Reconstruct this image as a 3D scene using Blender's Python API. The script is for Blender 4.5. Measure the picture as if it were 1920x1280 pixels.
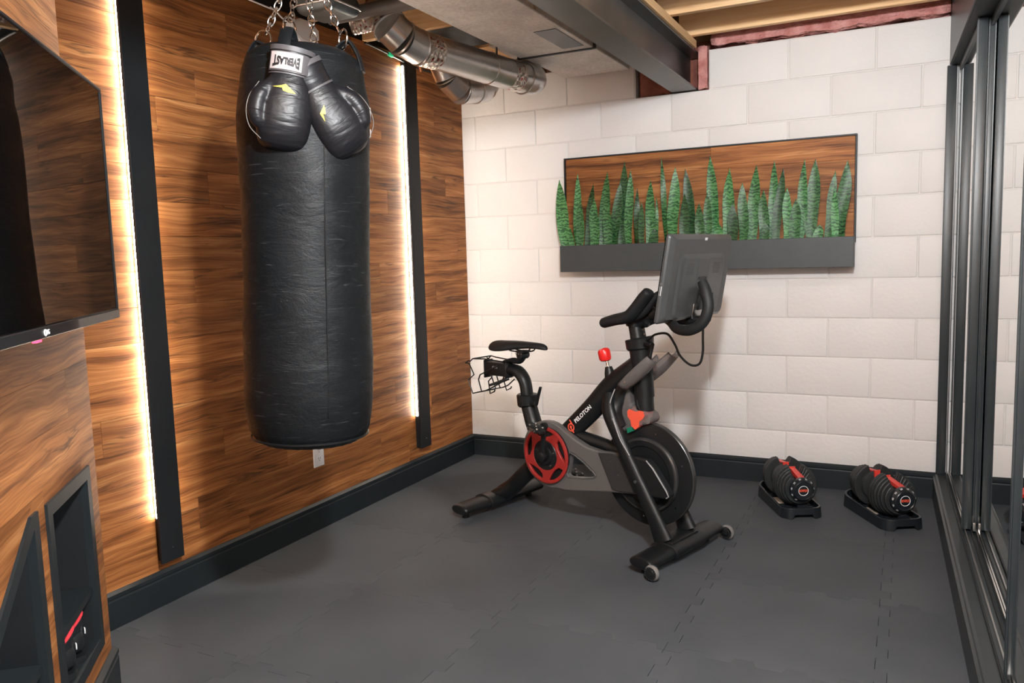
import bpy, bmesh, math, random
from mathutils import Vector as V, Matrix as M
R = math.radians
random.seed(7)
for o in list(bpy.data.objects): bpy.data.objects.remove(o)
scene = bpy.context.scene
COL = scene.collection
# ------------------------------------------------------------------ camera
cam_d = bpy.data.cameras.new('camera'); cam = bpy.data.objects.new('camera', cam_d); COL.objects.link(cam)
YAW, PIT, ROL, FPX = .4625, -.1084, -.0294, 1490.0
cam_d.sensor_width = 36; cam_d.lens = FPX/1920*36; cam_d.clip_start = .02
fw = V((-math.sin(YAW)*math.cos(PIT), math.cos(YAW)*math.cos(PIT), math.sin(PIT)))
rt = V((math.cos(YAW), math.sin(YAW), 0)); up = rt.cross(fw)
r2 = math.cos(ROL)*rt + math.sin(ROL)*up; u2 = -math.sin(ROL)*rt + math.cos(ROL)*up
m = M((r2, u2, -fw)).transposed().to_4x4(); m.translation = V((2.484, -4.381, 1.267)); cam.matrix_world = m
scene.camera = cam
# ------------------------------------------------------------------ world, lamps, exposure
w = bpy.data.worlds.new('world'); scene.world = w; w.use_nodes = True
w.node_tree.nodes['Background'].inputs[0].default_value = (.75, .8, .9, 1)
w.node_tree.nodes['Background'].inputs[1].default_value = .1
def area(name, loc, target, size, power, color=(1, .93, .86), sy=None):
    l = bpy.data.lights.new(name, 'AREA'); l.energy = power; l.color = color; l.shape = 'DISK'; l.size = size
    if sy: l.shape = 'ELLIPSE'; l.size_y = sy
    o = bpy.data.objects.new(name, l); COL.objects.link(o); o.location = loc
    o.rotation_euler = (V(target)-V(loc)).to_track_quat('-Z', 'Y').to_euler(); return o
def bulb(name, loc, power, color, r):
    l = bpy.data.lights.new(name, 'POINT'); l.energy = power; l.color = color; l.shadow_soft_size = r
    o = bpy.data.objects.new(name, l); COL.objects.link(o); o.location = loc; return o
bulb('key_bulb', (2.42, -3.70, 2.185), 240, (.925, .965, 1), .07)
area('left_ceiling_light', (1.0, -3.8, 2.10), (1.6, -.3, 1.0), .16, 6, (1, .9, .8))
area('rear_room_light', (1.7, -4.9, 2.3), (1.5, -2.4, .3), .5, 8, (.97, .98, 1))
area('joist_bay_fill', (2.1, -1.6, 2.32), (2.05, -.3, 2.75), .2, 5, (1, .95, .88))  # added fill, aimed upward to brighten the joist faces
vs = scene.view_settings
vs.view_transform = 'Standard'; vs.look = 'None'; vs.exposure = 0.36; vs.gamma = 1; vs.use_curve_mapping = False
# ------------------------------------------------------------------ helpers
def tag(o, label=None, cat=None, group=None, kind=None):
    if label: o['label'] = label
    if cat: o['category'] = cat
    if group: o['group'] = group
    if kind: o['kind'] = kind
    return o
def link(name, me, mat=None, parent=None, loc=None, rot=None, scale=None):
    o = bpy.data.objects.new(name, me); COL.objects.link(o)
    if mat is not None and me is not None:
        mats = mat if isinstance(mat, (list, tuple)) else [mat]
        if len(me.materials) == 0:
            for x in mats: me.materials.append(x)
    if parent: o.parent = parent
    if loc is not None: o.location = loc
    if rot is not None: o.rotation_euler = rot
    if scale is not None: o.scale = scale
    return o
def empty(name, label, cat, loc=(0, 0, 0), rotz=0, group=None, rot=None):
    o = bpy.data.objects.new(name, None); COL.objects.link(o); o.location = loc
    o.rotation_euler = rot if rot else (0, 0, rotz); o.empty_display_size = .05
    return tag(o, label, cat, group)
def structure(name, parent=None):
    o = bpy.data.objects.new(name, None); COL.objects.link(o); o['kind'] = 'structure'; return o
def mod(o, t, **k):
    mm = o.modifiers.new(t.lower(), t)
    for a, b in k.items(): setattr(mm, a, b)
    return mm
class G:
    """mesh gatherer"""
    def __init__(s): s.bm = bmesh.new()
    def tr(s, vs, mx):
        if mx is not None: bmesh.ops.transform(s.bm, matrix=mx, verts=vs)
    def box(s, a, b, mx=None, bev=0, seg=2):
        r = bmesh.ops.create_cube(s.bm, size=1); vs = r['verts']
        a = V(a); b = V(b); c = (a+b)/2; d = b-a
        for v in vs: v.co = V((v.co.x*d.x+c.x, v.co.y*d.y+c.y, v.co.z*d.z+c.z))
        if bev:
            es = list({e for v in vs for e in v.link_edges})
            r2_ = bmesh.ops.bevel(s.bm, geom=es, offset=bev, segments=seg, affect='EDGES', profile=.5)
            vs = list({v for f in r2_['faces'] for v in f.verts} | {v for v in vs if v.is_valid})
        s.tr(vs, mx); return s
    def cyl(s, p0, p1, r0, r1=None, n=20, caps=True, bev=0):
        if r1 is None: r1 = r0
        p0 = V(p0); p1 = V(p1); d = p1-p0; L = d.length
        if bev: return s.sweep([p0, p0+d*(bev*.3/L), p0+d*(bev/L), p0+d*(1-bev/L), p0+d*(1-bev*.3/L), p1], [r0-bev, r0-bev*.3, r0, r1, r1-bev*.3, r1-bev], n)
        return s.sweep([p0, p1], [r0, r1], n, caps)
    def sweep(s, pts, rad, n=12, caps=True, upv=None, closed=False):
        """rad: float | list of float | list of (ru, rv)"""
        pts = [V(p) for p in pts]; N = len(pts)
        if not isinstance(rad, (list, tuple)): rad = [rad]*N
        rad = [(q, q) if not isinstance(q, (list, tuple)) else q for q in rad]
        rings = []; prev = None
        for i, p in enumerate(pts):
            if closed: t = pts[(i+1) % N]-pts[i-1]
            elif i == 0: t = pts[1]-p
            elif i == N-1: t = p-pts[-2]
            else: t = (pts[i+1]-p).normalized()+(p-pts[i-1]).normalized()
            t.normalize()
            if upv is not None: u = V(upv)
            elif prev is not None: u = prev
            else: u = V((0, 0, 1)) if abs(t.z) < .9 else V((0, 1, 0))
            u = (u-t*u.dot(t)); u.normalize(); prev = u; v = t.cross(u)
            ru, rv = rad[i]
            rings.append([s.bm.verts.new(p+u*(ru*math.cos(2*math.pi*k/n))+v*(rv*math.sin(2*math.pi*k/n))) for k in range(n)])
        for i in range(N-1 if not closed else N):
            a = rings[i]; b = rings[(i+1) % N]
            for k in range(n):
                s.bm.faces.new((a[k], a[(k+1) % n], b[(k+1) % n], b[k]))
        if caps and not closed:
            s.bm.faces.new(rings[0][::-1]); s.bm.faces.new(rings[-1])
        return s
    def torus(s, c, axis, R_, r_, n=32, m_=10, sx=1.0, u=None):
        ax = V(axis).normalized(); uu = V(u) if u else (V((0, 0, 1)) if abs(ax.z) < .9 else V((1, 0, 0)))
        uu = (uu-ax*uu.dot(ax)).normalized(); vv = ax.cross(uu); c = V(c)
        pts = [c+uu*(R_*math.cos(2*math.pi*k/n))+vv*(R_*sx*math.sin(2*math.pi*k/n)) for k in range(n)]
        rings = []
        for k, p in enumerate(pts):
            t = (pts[(k+1) % n]-pts[k-1]).normalized(); o_ = t.cross(ax).normalized()
            rings.append([s.bm.verts.new(p+ax*(r_*math.cos(2*math.pi*j/m_))+o_*(r_*math.sin(2*math.pi*j/m_))) for j in range(m_)])
        for k in range(n):
            a = rings[k]; b = rings[(k+1) % n]
            for j in range(m_): s.bm.faces.new((a[j], a[(j+1) % m_], b[(j+1) % m_], b[j]))
        return s
    def lathe(s, prof, mx=None, n=32, caps=True):
        """prof: (r, h) about local z"""
        rings = []; vs = []
        for r, h in prof:
            ring = [s.bm.verts.new((r*math.cos(2*math.pi*k/n), r*math.sin(2*math.pi*k/n), h)) for k in range(n)]
            rings.append(ring); vs += ring
        for a, b in zip(rings, rings[1:]):
            for k in range(n): s.bm.faces.new((a[k], a[(k+1) % n], b[(k+1) % n], b[k]))
        if caps: s.bm.faces.new(rings[0][::-1]); s.bm.faces.new(rings[-1])
        s.tr(vs, mx); return s
    def plate(s, outer, holes=(), h0=0., h1=.01, mx=None):
        """flat polygon in local xy with holes, extruded along z"""
        es = []; allv = []
        for loop in [outer]+list(holes):
            vs = [s.bm.verts.new((p[0], p[1], h0)) for p in loop]; allv += vs
            es += [s.bm.edges.new((vs[i], vs[(i+1) % len(vs)])) for i in range(len(vs))]
        if holes: fs = [g for g in bmesh.ops.triangle_fill(s.bm, edges=es, use_beauty=True)['geom'] if isinstance(g, bmesh.types.BMFace)]
        else: fs = [s.bm.faces.new(allv)]
        r = bmesh.ops.extrude_face_region(s.bm, geom=fs)
        nv = [g for g in r['geom'] if isinstance(g, bmesh.types.BMVert)]
        for v in nv: v.co.z = h1
        s.tr(allv+nv, mx); return s
    def mesh(s, name='mesh', smooth=True, angle=35):
        bmesh.ops.recalc_face_normals(s.bm, faces=s.bm.faces)
        if smooth:
            for f in s.bm.faces: f.smooth = True
            for e in s.bm.edges:
                if len(e.link_faces) == 2 and e.calc_face_angle(0) > R(angle): e.smooth = False
        me = bpy.data.meshes.new(name); s.bm.to_mesh(me); s.bm.free(); return me
    def obj(s, name, mat, parent=None, loc=None, rot=None, smooth=True, angle=35):
        return link(name, s.mesh(name, smooth, angle), mat, parent, loc, rot)
def frame(o, x, y, z):
    mm = M((V(x), V(y), V(z))).transposed().to_4x4(); mm.translation = V(o); return mm
YS = frame((0, 0, 0), (1, 0, 0), (0, 0, 1), (0, -1, 0))     # local xy -> world xz, extrude toward -y
def spline(pts, k=6):
    P = [V(p) for p in pts]; P = [P[0]*2-P[1]]+P+[P[-1]*2-P[-2]]; out = []
    for i in range(1, len(P)-2):
        for j in range(k):
            t = j/k; a, b, c, d = P[i-1:i+3]
            out.append(.5*((2*b)+(c-a)*t+(2*a-5*b+4*c-d)*t*t+(3*b-a-3*c+d)*t**3))
    out.append(P[-2]); return out
def lerp_list(vals, k=6):
    out = []
    for a, b in zip(vals, vals[1:]):
        for j in range(k):
            t = j/k; out.append(tuple(x+(y-x)*t for x, y in zip(a, b)) if isinstance(a, tuple) else a+(b-a)*t)
    out.append(vals[-1]); return out
# ------------------------------------------------------------------ materials
def mat(name, base=(.5, .5, .5), rough=.5, metal=0, spec=.5, **k):
    m_ = bpy.data.materials.new(name); m_.use_nodes = True; b = m_.node_tree.nodes['Principled BSDF']
    b.inputs['Base Color'].default_value = (*base, 1); b.inputs['Roughness'].default_value = rough
    b.inputs['Metallic'].default_value = metal; b.inputs['Specular IOR Level'].default_value = spec
    for a, v in k.items(): b.inputs[a.replace('_', ' ')].default_value = v
    return m_
def nd(m_, t, **k):
    n = m_.node_tree.nodes.new(t)
    for a, v in k.items(): setattr(n, a, v)
    return n
def L(m_, a, b): m_.node_tree.links.new(a, b)
def noisy(m_, c1, c2, scale=8, bump=.0, bscale=60, bdist=.002, rough=None, stretch=None, detail=6, coord='Object', rnd=False):
    nt = m_.node_tree; b = nt.nodes['Principled BSDF']
    tc = nd(m_, 'ShaderNodeTexCoord'); mp = nd(m_, 'ShaderNodeMapping'); L(m_, tc.outputs[coord], mp.inputs[0])
    if rnd:
        oi = nd(m_, 'ShaderNodeObjectInfo'); vm = nd(m_, 'ShaderNodeVectorMath', operation='SCALE'); vm.inputs[0].default_value = (13.7, 7.1, 23.3)
        L(m_, oi.outputs['Random'], vm.inputs['Scale']); L(m_, vm.outputs[0], mp.inputs['Location'])
    if stretch: mp.inputs['Scale'].default_value = stretch
    n = nd(m_, 'ShaderNodeTexNoise'); n.inputs['Scale'].default_value = scale; n.inputs['Detail'].default_value = detail; L(m_, mp.outputs[0], n.inputs['Vector'])
    r = nd(m_, 'ShaderNodeValToRGB'); r.color_ramp.elements[0].color = (*c1, 1); r.color_ramp.elements[1].color = (*c2, 1)
    r.color_ramp.elements[0].position = .3; r.color_ramp.elements[1].position = .7
    L(m_, n.outputs[0], r.inputs[0]); L(m_, r.outputs[0], b.inputs['Base Color'])
    if rough:
        mr = nd(m_, 'ShaderNodeMapRange'); mr.inputs[3].default_value, mr.inputs[4].default_value = rough
        L(m_, n.outputs[0], mr.inputs[0]); L(m_, mr.outputs[0], b.inputs['Roughness'])
    if bump:
        n2 = nd(m_, 'ShaderNodeTexNoise'); n2.inputs['Scale'].default_value = bscale; n2.inputs['Detail'].default_value = 8; L(m_, mp.outputs[0], n2.inputs['Vector'])
        bp = nd(m_, 'ShaderNodeBump'); bp.inputs['Strength'].default_value = bump; bp.inputs['Distance'].default_value = bdist
        L(m_, n2.outputs[0], bp.inputs['Height']); L(m_, bp.outputs[0], b.inputs['Normal'])
    return m_
def wood_mat(name, cols, rough=.55, dark=(.045, .020, .010), darkamt=.8, warp=.052):
    """grain runs along object x; per-piece offset"""
    m_ = mat(name, rough=rough, spec=.25); nt = m_.node_tree; b = nt.nodes['Principled BSDF']
    tc = nd(m_, 'ShaderNodeTexCoord'); oi = nd(m_, 'ShaderNodeObjectInfo')
    vm = nd(m_, 'ShaderNodeVectorMath', operation='SCALE'); vm.inputs[0].default_value = (31.3, 17.1, 53.7); L(m_, oi.outputs['Random'], vm.inputs['Scale'])
    ad = nd(m_, 'ShaderNodeVectorMath', operation='ADD'); L(m_, tc.outputs['Object'], ad.inputs[0]); L(m_, vm.outputs[0], ad.inputs[1])
    # large slow warp
    mpw = nd(m_, 'ShaderNodeMapping'); mpw.inputs['Scale'].default_value = (2.2, 1, 6.0); L(m_, ad.outputs[0], mpw.inputs[0])
    nw = nd(m_, 'ShaderNodeTexNoise'); nw.inputs['Scale'].default_value = 1.3; nw.inputs['Detail'].default_value = 2; L(m_, mpw.outputs[0], nw.inputs['Vector'])
    sb = nd(m_, 'ShaderNodeVectorMath', operation='SUBTRACT'); sb.inputs[1].default_value = (.5, .5, .5); L(m_, nw.outputs['Color'], sb.inputs[0])
    sc = nd(m_, 'ShaderNodeVectorMath', operation='MULTIPLY'); sc.inputs[1].default_value = (.15, .0, warp); L(m_, sb.outputs[0], sc.inputs[0])
    a2 = nd(m_, 'ShaderNodeVectorMath', operation='ADD'); L(m_, ad.outputs[0], a2.inputs[0]); L(m_, sc.outputs[0], a2.inputs[1])
    def grain(scl, s, det, dist=0):
        mp = nd(m_, 'ShaderNodeMapping'); mp.inputs['Scale'].default_value = scl; L(m_, a2.outputs[0], mp.inputs[0])
        n = nd(m_, 'ShaderNodeTexNoise'); n.inputs['Scale'].default_value = s; n.inputs['Detail'].default_value = det; n.inputs['Distortion'].default_value = dist
        L(m_, mp.outputs[0], n.inputs['Vector']); return n
    g1 = grain((.55, 1, 9), 3.2, 5, .3); g2 = grain((1.6, 1, 70), 3.0, 4); g3 = grain((.7, 1, 12), 2.1, 3, .9)
    mx = nd(m_, 'ShaderNodeMath', operation='MULTIPLY_ADD'); L(m_, g2.outputs[0], mx.inputs[0]); mx.inputs[1].default_value = .42
    m1 = nd(m_, 'ShaderNodeMath', operation='MULTIPLY'); L(m_, g1.outputs[0], m1.inputs[0]); m1.inputs[1].default_value = .70
    L(m_, m1.outputs[0], mx.inputs[2])
    rp = nd(m_, 'ShaderNodeValToRGB'); cr = rp.color_ramp
    cr.elements[0].position = .36; cr.elements[0].color = (*cols[0], 1); cr.elements[1].position = .76; cr.elements[1].color = (*cols[-1], 1)
    for i, c in enumerate(cols[1:-1]):
        e = cr.elements.new(.36+.40*(i+1)/(len(cols)-1)); e.color = (*c, 1)
    L(m_, mx.outputs[0], rp.inputs[0])
    # thin dark streaks
    ab = nd(m_, 'ShaderNodeMath', operation='SUBTRACT'); L(m_, g3.outputs[0], ab.inputs[0]); ab.inputs[1].default_value = .56
    ab2 = nd(m_, 'ShaderNodeMath', operation='ABSOLUTE'); L(m_, ab.outputs[0], ab2.inputs[0])
    mr = nd(m_, 'ShaderNodeMapRange'); mr.inputs[1].default_value = 0; mr.inputs[2].default_value = .035; mr.inputs[3].default_value = darkamt; mr.inputs[4].default_value = 0; L(m_, ab2.outputs[0], mr.inputs[0])
    # streak strength varies along the board
    g4 = grain((1.3, 1, 4), 2.0, 2)
    mr4 = nd(m_, 'ShaderNodeMapRange'); mr4.inputs[1].default_value = .45; mr4.inputs[2].default_value = .62; L(m_, g4.outputs[0], mr4.inputs[0])
    ml = nd(m_, 'ShaderNodeMath', operation='MULTIPLY'); L(m_, mr.outputs[0], ml.inputs[0]); L(m_, mr4.outputs[0], ml.inputs[1])
    mix = nd(m_, 'ShaderNodeMix', data_type='RGBA'); L(m_, ml.outputs[0], mix.inputs[0]); L(m_, rp.outputs[0], mix.inputs[6]); mix.inputs[7].default_value = (*dark, 1)
    # per-piece tone
    mt = nd(m_, 'ShaderNodeMapRange'); mt.inputs[3].default_value = .78; mt.inputs[4].default_value = 1.18; L(m_, oi.outputs['Random'], mt.inputs[0])
    fin = nd(m_, 'ShaderNodeVectorMath', operation='SCALE'); L(m_, mix.outputs[2], fin.inputs[0]); L(m_, mt.outputs[0], fin.inputs['Scale'])
    L(m_, fin.outputs[0], b.inputs['Base Color'])
    bp = nd(m_, 'ShaderNodeBump'); bp.inputs['Strength'].default_value = .12; bp.inputs['Distance'].default_value = .001
    L(m_, g2.outputs[0], bp.inputs['Height']); L(m_, bp.outputs[0], b.inputs['Normal'])
    return m_
WOOD = wood_mat('tiger_wood_laminate', [(.080, .028, .009), (.235, .083, .024), (.38, .148, .045), (.55, .255, .095)])
PINE = wood_mat('pine_lumber', [(.62, .36, .17), (.76, .49, .26), (.82, .60, .36)], rough=.7, dark=(.44, .20, .09), darkamt=.35, warp=.03)
PAINT_W = noisy(mat('white_block_paint', rough=.55, spec=.3), (.715, .690, .672), (.745, .722, .705), 3, bump=.55, bscale=55, bdist=.003, rnd=True)
MORTAR = noisy(mat('painted_mortar', rough=.6, spec=.3), (.66, .635, .615), (.71, .685, .665), 5, bump=.7, bscale=70, bdist=.004)
RUBBER = noisy(mat('rubber_tile', rough=.7, spec=.3), (.056, .063, .071), (.080, .087, .096), 2.2, bump=.5, bscale=420, bdist=.0012, rough=(.62, .8), rnd=True, detail=10)
UNDER = mat('dark_underlay', (.006, .006, .007), .9)
TRIM = noisy(mat('charcoal_trim_paint', rough=.48, spec=.35), (.011, .016, .019), (.015, .020, .023), 6, bump=.08, bscale=80)
TRIM2 = noisy(mat('black_board_paint', rough=.5, spec=.3), (.010, .012, .014), (.016, .018, .020), 4, bump=.05, bscale=60)
DOORF = noisy(mat('grey_door_frame_metal', rough=.38, spec=.5), (.020, .026, .029), (.028, .034, .037), 9, bump=.03, bscale=90)
MIRROR = mat('mirror_glass', (.93, .95, .94), .01, 1)
CHROME = mat('polished_steel', (.72, .70, .67), .18, 1)
ALU = mat('brushed_aluminium', (.45, .45, .44), .3, 1)
def galv(name, c1, c2, rough, sc=26):
    m_ = mat(name, c1, rough, .9); b = m_.node_tree.nodes['Principled BSDF']
    tc = nd(m_, 'ShaderNodeTexCoord'); vo = nd(m_, 'ShaderNodeTexVoronoi'); vo.inputs['Scale'].default_value = sc; L(m_, tc.outputs['Object'], vo.inputs['Vector'])
    n = nd(m_, 'ShaderNodeTexNoise'); n.inputs['Scale'].default_value = 5; L(m_, tc.outputs['Object'], n.inputs['Vector'])
    ma = nd(m_, 'ShaderNodeMath', operation='MULTIPLY_ADD'); L(m_, vo.outputs['Color'], ma.inputs[0]); ma.inputs[1].default_value = .4; L(m_, n.outputs[0], ma.inputs[2])
    r = nd(m_, 'ShaderNodeValToRGB'); r.color_ramp.elements[0].position = .35; r.color_ramp.elements[1].position = 1.0
    r.color_ramp.elements[0].color = (*c1, 1); r.color_ramp.elements[1].color = (*c2, 1); L(m_, ma.outputs[0], r.inputs[0]); L(m_, r.outputs[0], b.inputs['Base Color'])
    mr = nd(m_, 'ShaderNodeMapRange'); mr.inputs[3].default_value = rough-.07; mr.inputs[4].default_value = rough+.1; L(m_, ma.outputs[0], mr.inputs[0]); L(m_, mr.outputs[0], b.inputs['Roughness'])
    return m_
GALV = galv('galvanised_pipe_steel', (.48, .465, .45), (.66, .64, .62), .28)
TRUNKM = galv('spangled_duct_sheet', (.56, .53, .49), (.90, .86, .81), .62, 90)
TRUNKM.node_tree.nodes['Principled BSDF'].inputs['Metallic'].default_value = .15
SHEETM = galv('dull_sheet_metal', (.10, .12, .13), (.19, .21, .22), .45, 12)
STEEL = noisy(mat('mill_finish_steel', rough=.38, metal=.75), (.060, .066, .070), (.17, .165, .16), 2.2, rough=(.30, .5), detail=4)
FOIL = mat('crinkled_foil', (.62, .56, .50), .28, .9)
def foil_bump(m_):
    b = m_.node_tree.nodes['Principled BSDF']; tc = nd(m_, 'ShaderNodeTexCoord')
    vo = nd(m_, 'ShaderNodeTexVoronoi'); vo.inputs['Scale'].default_value = 55; L(m_, tc.outputs['Object'], vo.inputs['Vector'])
    bp = nd(m_, 'ShaderNodeBump'); bp.inputs['Distance'].default_value = .006; L(m_, vo.outputs[0], bp.inputs['Height']); L(m_, bp.outputs[0], b.inputs['Normal'])
    # printed red dashes of the tape
    wv = nd(m_, 'ShaderNodeTexNoise'); wv.inputs['Scale'].default_value = 60; L(m_, tc.outputs['Object'], wv.inputs['Vector'])
    r = nd(m_, 'ShaderNodeValToRGB'); r.color_ramp.elements[0].position = .60; r.color_ramp.elements[1].position = .63
    r.color_ramp.elements[0].color = (.66, .60, .54, 1); r.color_ramp.elements[1].color = (.34, .07, .06, 1); L(m_, wv.outputs[0], r.inputs[0]); L(m_, r.outputs[0], b.inputs['Base Color'])
foil_bump(FOIL)
INSUL = noisy(mat('pink_fibreglass', rough=.95, spec=.1), (.44, .16, .14), (.70, .36, .33), 14, bump=1, bscale=35, bdist=.02)
INSUL2 = noisy(mat('brown_kraft_insulation', rough=.7, spec=.3), (.16, .05, .035), (.34, .12, .08), 9, bump=.8, bscale=20, bdist=.01)
SUBF = noisy(mat('osb_subfloor', rough=.8), (.20, .12, .06), (.34, .22, .11), 22, rnd=True)
DRYW = mat('raw_drywall', (.62, .55, .48), .8)
PLASTICW = mat('white_plastic', (.80, .78, .78), .35)
PVC = mat('grey_pipe_plastic', (.13, .12, .11), .5)
COPPER = mat('copper_pipe', (.62, .28, .14), .3, .9)
LEATHER = mat('black_bag_leather', (.010, .0115, .013), .42, 0, .24)
def leather_tex(m_, sx=(1, 1, 1), cr=.35):
    b = m_.node_tree.nodes['Principled BSDF']; tc = nd(m_, 'ShaderNodeTexCoord')
    mp = nd(m_, 'ShaderNodeMapping'); mp.inputs['Scale'].default_value = sx; L(m_, tc.outputs['Object'], mp.inputs[0])
    n = nd(m_, 'ShaderNodeTexNoise'); n.inputs['Scale'].default_value = 7; n.inputs['Detail'].default_value = 9; n.inputs['Roughness'].default_value = .68; n.inputs['Distortion'].default_value = .8; L(m_, mp.outputs[0], n.inputs['Vector'])
    n3 = nd(m_, 'ShaderNodeTexNoise'); n3.inputs['Scale'].default_value = 180; n3.inputs['Detail'].default_value = 3; L(m_, tc.outputs['Object'], n3.inputs['Vector'])
    ad = nd(m_, 'ShaderNodeMath', operation='MULTIPLY_ADD'); L(m_, n3.outputs[0], ad.inputs[0]); ad.inputs[1].default_value = .12; L(m_, n.outputs[0], ad.inputs[2])
    bp = nd(m_, 'ShaderNodeBump'); bp.inputs['Strength'].default_value = cr; bp.inputs['Distance'].default_value = .008; L(m_, ad.outputs[0], bp.inputs['Height']); L(m_, bp.outputs[0], b.inputs['Normal'])
    r = nd(m_, 'ShaderNodeMapRange'); r.inputs[1].default_value = .3; r.inputs[2].default_value = .75; r.inputs[3].default_value = .33; r.inputs[4].default_value = .6; L(m_, n.outputs[0], r.inputs[0]); L(m_, r.outputs[0], b.inputs['Roughness'])
    # pale scuffs worn into the hide
    mp2 = nd(m_, 'ShaderNodeMapping'); mp2.inputs['Scale'].default_value = (2.2*sx[0], 2.2*sx[1], 16*sx[2]); mp2.inputs['Rotation'].default_value = (.12, .1, 0); L(m_, tc.outputs['Object'], mp2.inputs[0])
    n4 = nd(m_, 'ShaderNodeTexNoise'); n4.inputs['Scale'].default_value = 6; n4.inputs['Detail'].default_value = 5; n4.inputs['Distortion'].default_value = 1.2; L(m_, mp2.outputs[0], n4.inputs['Vector'])
    rr = nd(m_, 'ShaderNodeValToRGB'); rr.color_ramp.elements[0].position = .62; rr.color_ramp.elements[1].position = .80
    rr.color_ramp.elements[0].color = (.0060, .0075, .0088, 1); rr.color_ramp.elements[1].color = (.060, .064, .068, 1); L(m_, n4.outputs[0], rr.inputs[0]); L(m_, rr.outputs[0], b.inputs['Base Color'])
leather_tex(LEATHER, (1, 1, 2.2), .5)
GLOVE = mat('glossy_black_glove_vinyl', (.009, .009, .011), .40, 0, .32)
def crease(m_, s=16, d=.006, st=.5):
    b = m_.node_tree.nodes['Principled BSDF']; tc = nd(m_, 'ShaderNodeTexCoord'); mp = nd(m_, 'ShaderNodeMapping'); mp.inputs['Scale'].default_value = (.6, 1, 1.9); L(m_, tc.outputs['Object'], mp.inputs[0])
    n = nd(m_, 'ShaderNodeTexNoise'); n.inputs['Scale'].default_value = s; n.inputs['Detail'].default_value = 3; n.inputs['Distortion'].default_value = 1.2; L(m_, mp.outputs[0], n.inputs['Vector'])
    bp = nd(m_, 'ShaderNodeBump'); bp.inputs['Strength'].default_value = st; bp.inputs['Distance'].default_value = d; L(m_, n.outputs[0], bp.inputs['Height']); L(m_, bp.outputs[0], b.inputs['Normal'])
crease(GLOVE)
GLOVE_P = mat('grey_glove_vinyl', (.07, .065, .07), .5)
PIPING = mat('tan_piping', (.09, .075, .06), .5)
LABELW = mat('woven_label_white', (.45, .39, .38), .75)
INK = mat('black_ink', (.008, .008, .010), .6)
YELLOW = mat('yellow_print', (.72, .55, .06), .5)
BLK = noisy(mat('matte_black_paint', rough=.40, spec=.36), (.006, .007, .008), (.009, .010, .011), 9)
BLKR = mat('black_rubber_grip', (.010, .011, .012), .6, 0, .35)
BLKP = mat('black_plastic', (.010, .011, .012), .38, 0, .36)
GREYP = mat('grey_smoked_plastic', (.115, .108, .104), .33)
DGREY = mat('dark_smoked_plastic', (.035, .034, .034), .28)
REDP = mat('red_plastic', (.50, .018, .012), .35)
REDW = mat('red_wheel_coat', (.33, .022, .018), .42)
REDK = mat('red_knob_wrap', (.74, .02, .018), .32)
ORED = mat('orange_red_print', (.82, .10, .05), .5)
WPRINT = mat('white_print', (.80, .80, .80), .5)
GREYLINE = mat('pale_edge_trim', (.34, .33, .33), .35)
GREEN = mat('green_circuit_board', (.01, .18, .10), .5)
MONB = noisy(mat('monitor_back_plastic', rough=.36), (.052, .055, .056), (.060, .063, .064), 30)
SCREEN = mat('black_screen_glass', (.003, .003, .003), .06, 0, .6)
CLEAR = mat('smoky_translucent_plastic', (.42, .38, .37), .22, 0, .5)
CLEAR.node_tree.nodes['Principled BSDF'].inputs['Transmission Weight'].default_value = .75
CLEAR.node_tree.nodes['Principled BSDF'].inputs['IOR'].default_value = 1.25
CLEARW = mat('clear_wheel_urethane', (.45, .43, .41), .15, 0, .5)
CLEARW.node_tree.nodes['Principled BSDF'].inputs['Transmission Weight'].default_value = .6
TVG = mat('tv_screen_glass', (.002, .002, .002), .02, 0, 1.0)
TVG.node_tree.nodes['Principled BSDF'].inputs['IOR'].default_value = 1.75
def emis(name, c, s):
    m_ = mat(name, c); b = m_.node_tree.nodes['Principled BSDF']; b.inputs['Emission Color'].default_value = (*c, 1); b.inputs['Emission Strength'].default_value = s; return m_
LED = emis('warm_led_tape', (1, .88, .74), 66)
REDLED = emis('red_standby_glow', (1, .03, .08), 5)
GREENGLOW = emis('green_tip', (.02, .5, .22), .5)  # emission put into the connector's green; it is no lamp
DPLATE = noisy(mat('dumbbell_plate_urethane', rough=.5), (.016, .018, .019), (.024, .026, .027), 40, bump=.1, bscale=200)
CRADLE = mat('cradle_plastic', (.012, .015, .018), .28)
RDUMB = mat('dumbbell_red_plastic', (.72, .05, .035), .4)
BOXP = noisy(mat('planter_box_paint', rough=.5), (.040, .047, .050), (.048, .055, .058), 12)
SHOE = mat('black_shoe_leather', (.010, .012, .014), .35)
SHOER = mat('red_shoe_lining', (.72, .035, .05), .8)
SOLE = mat('shoe_sole_grey', (.30, .32, .33), .6)
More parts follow.
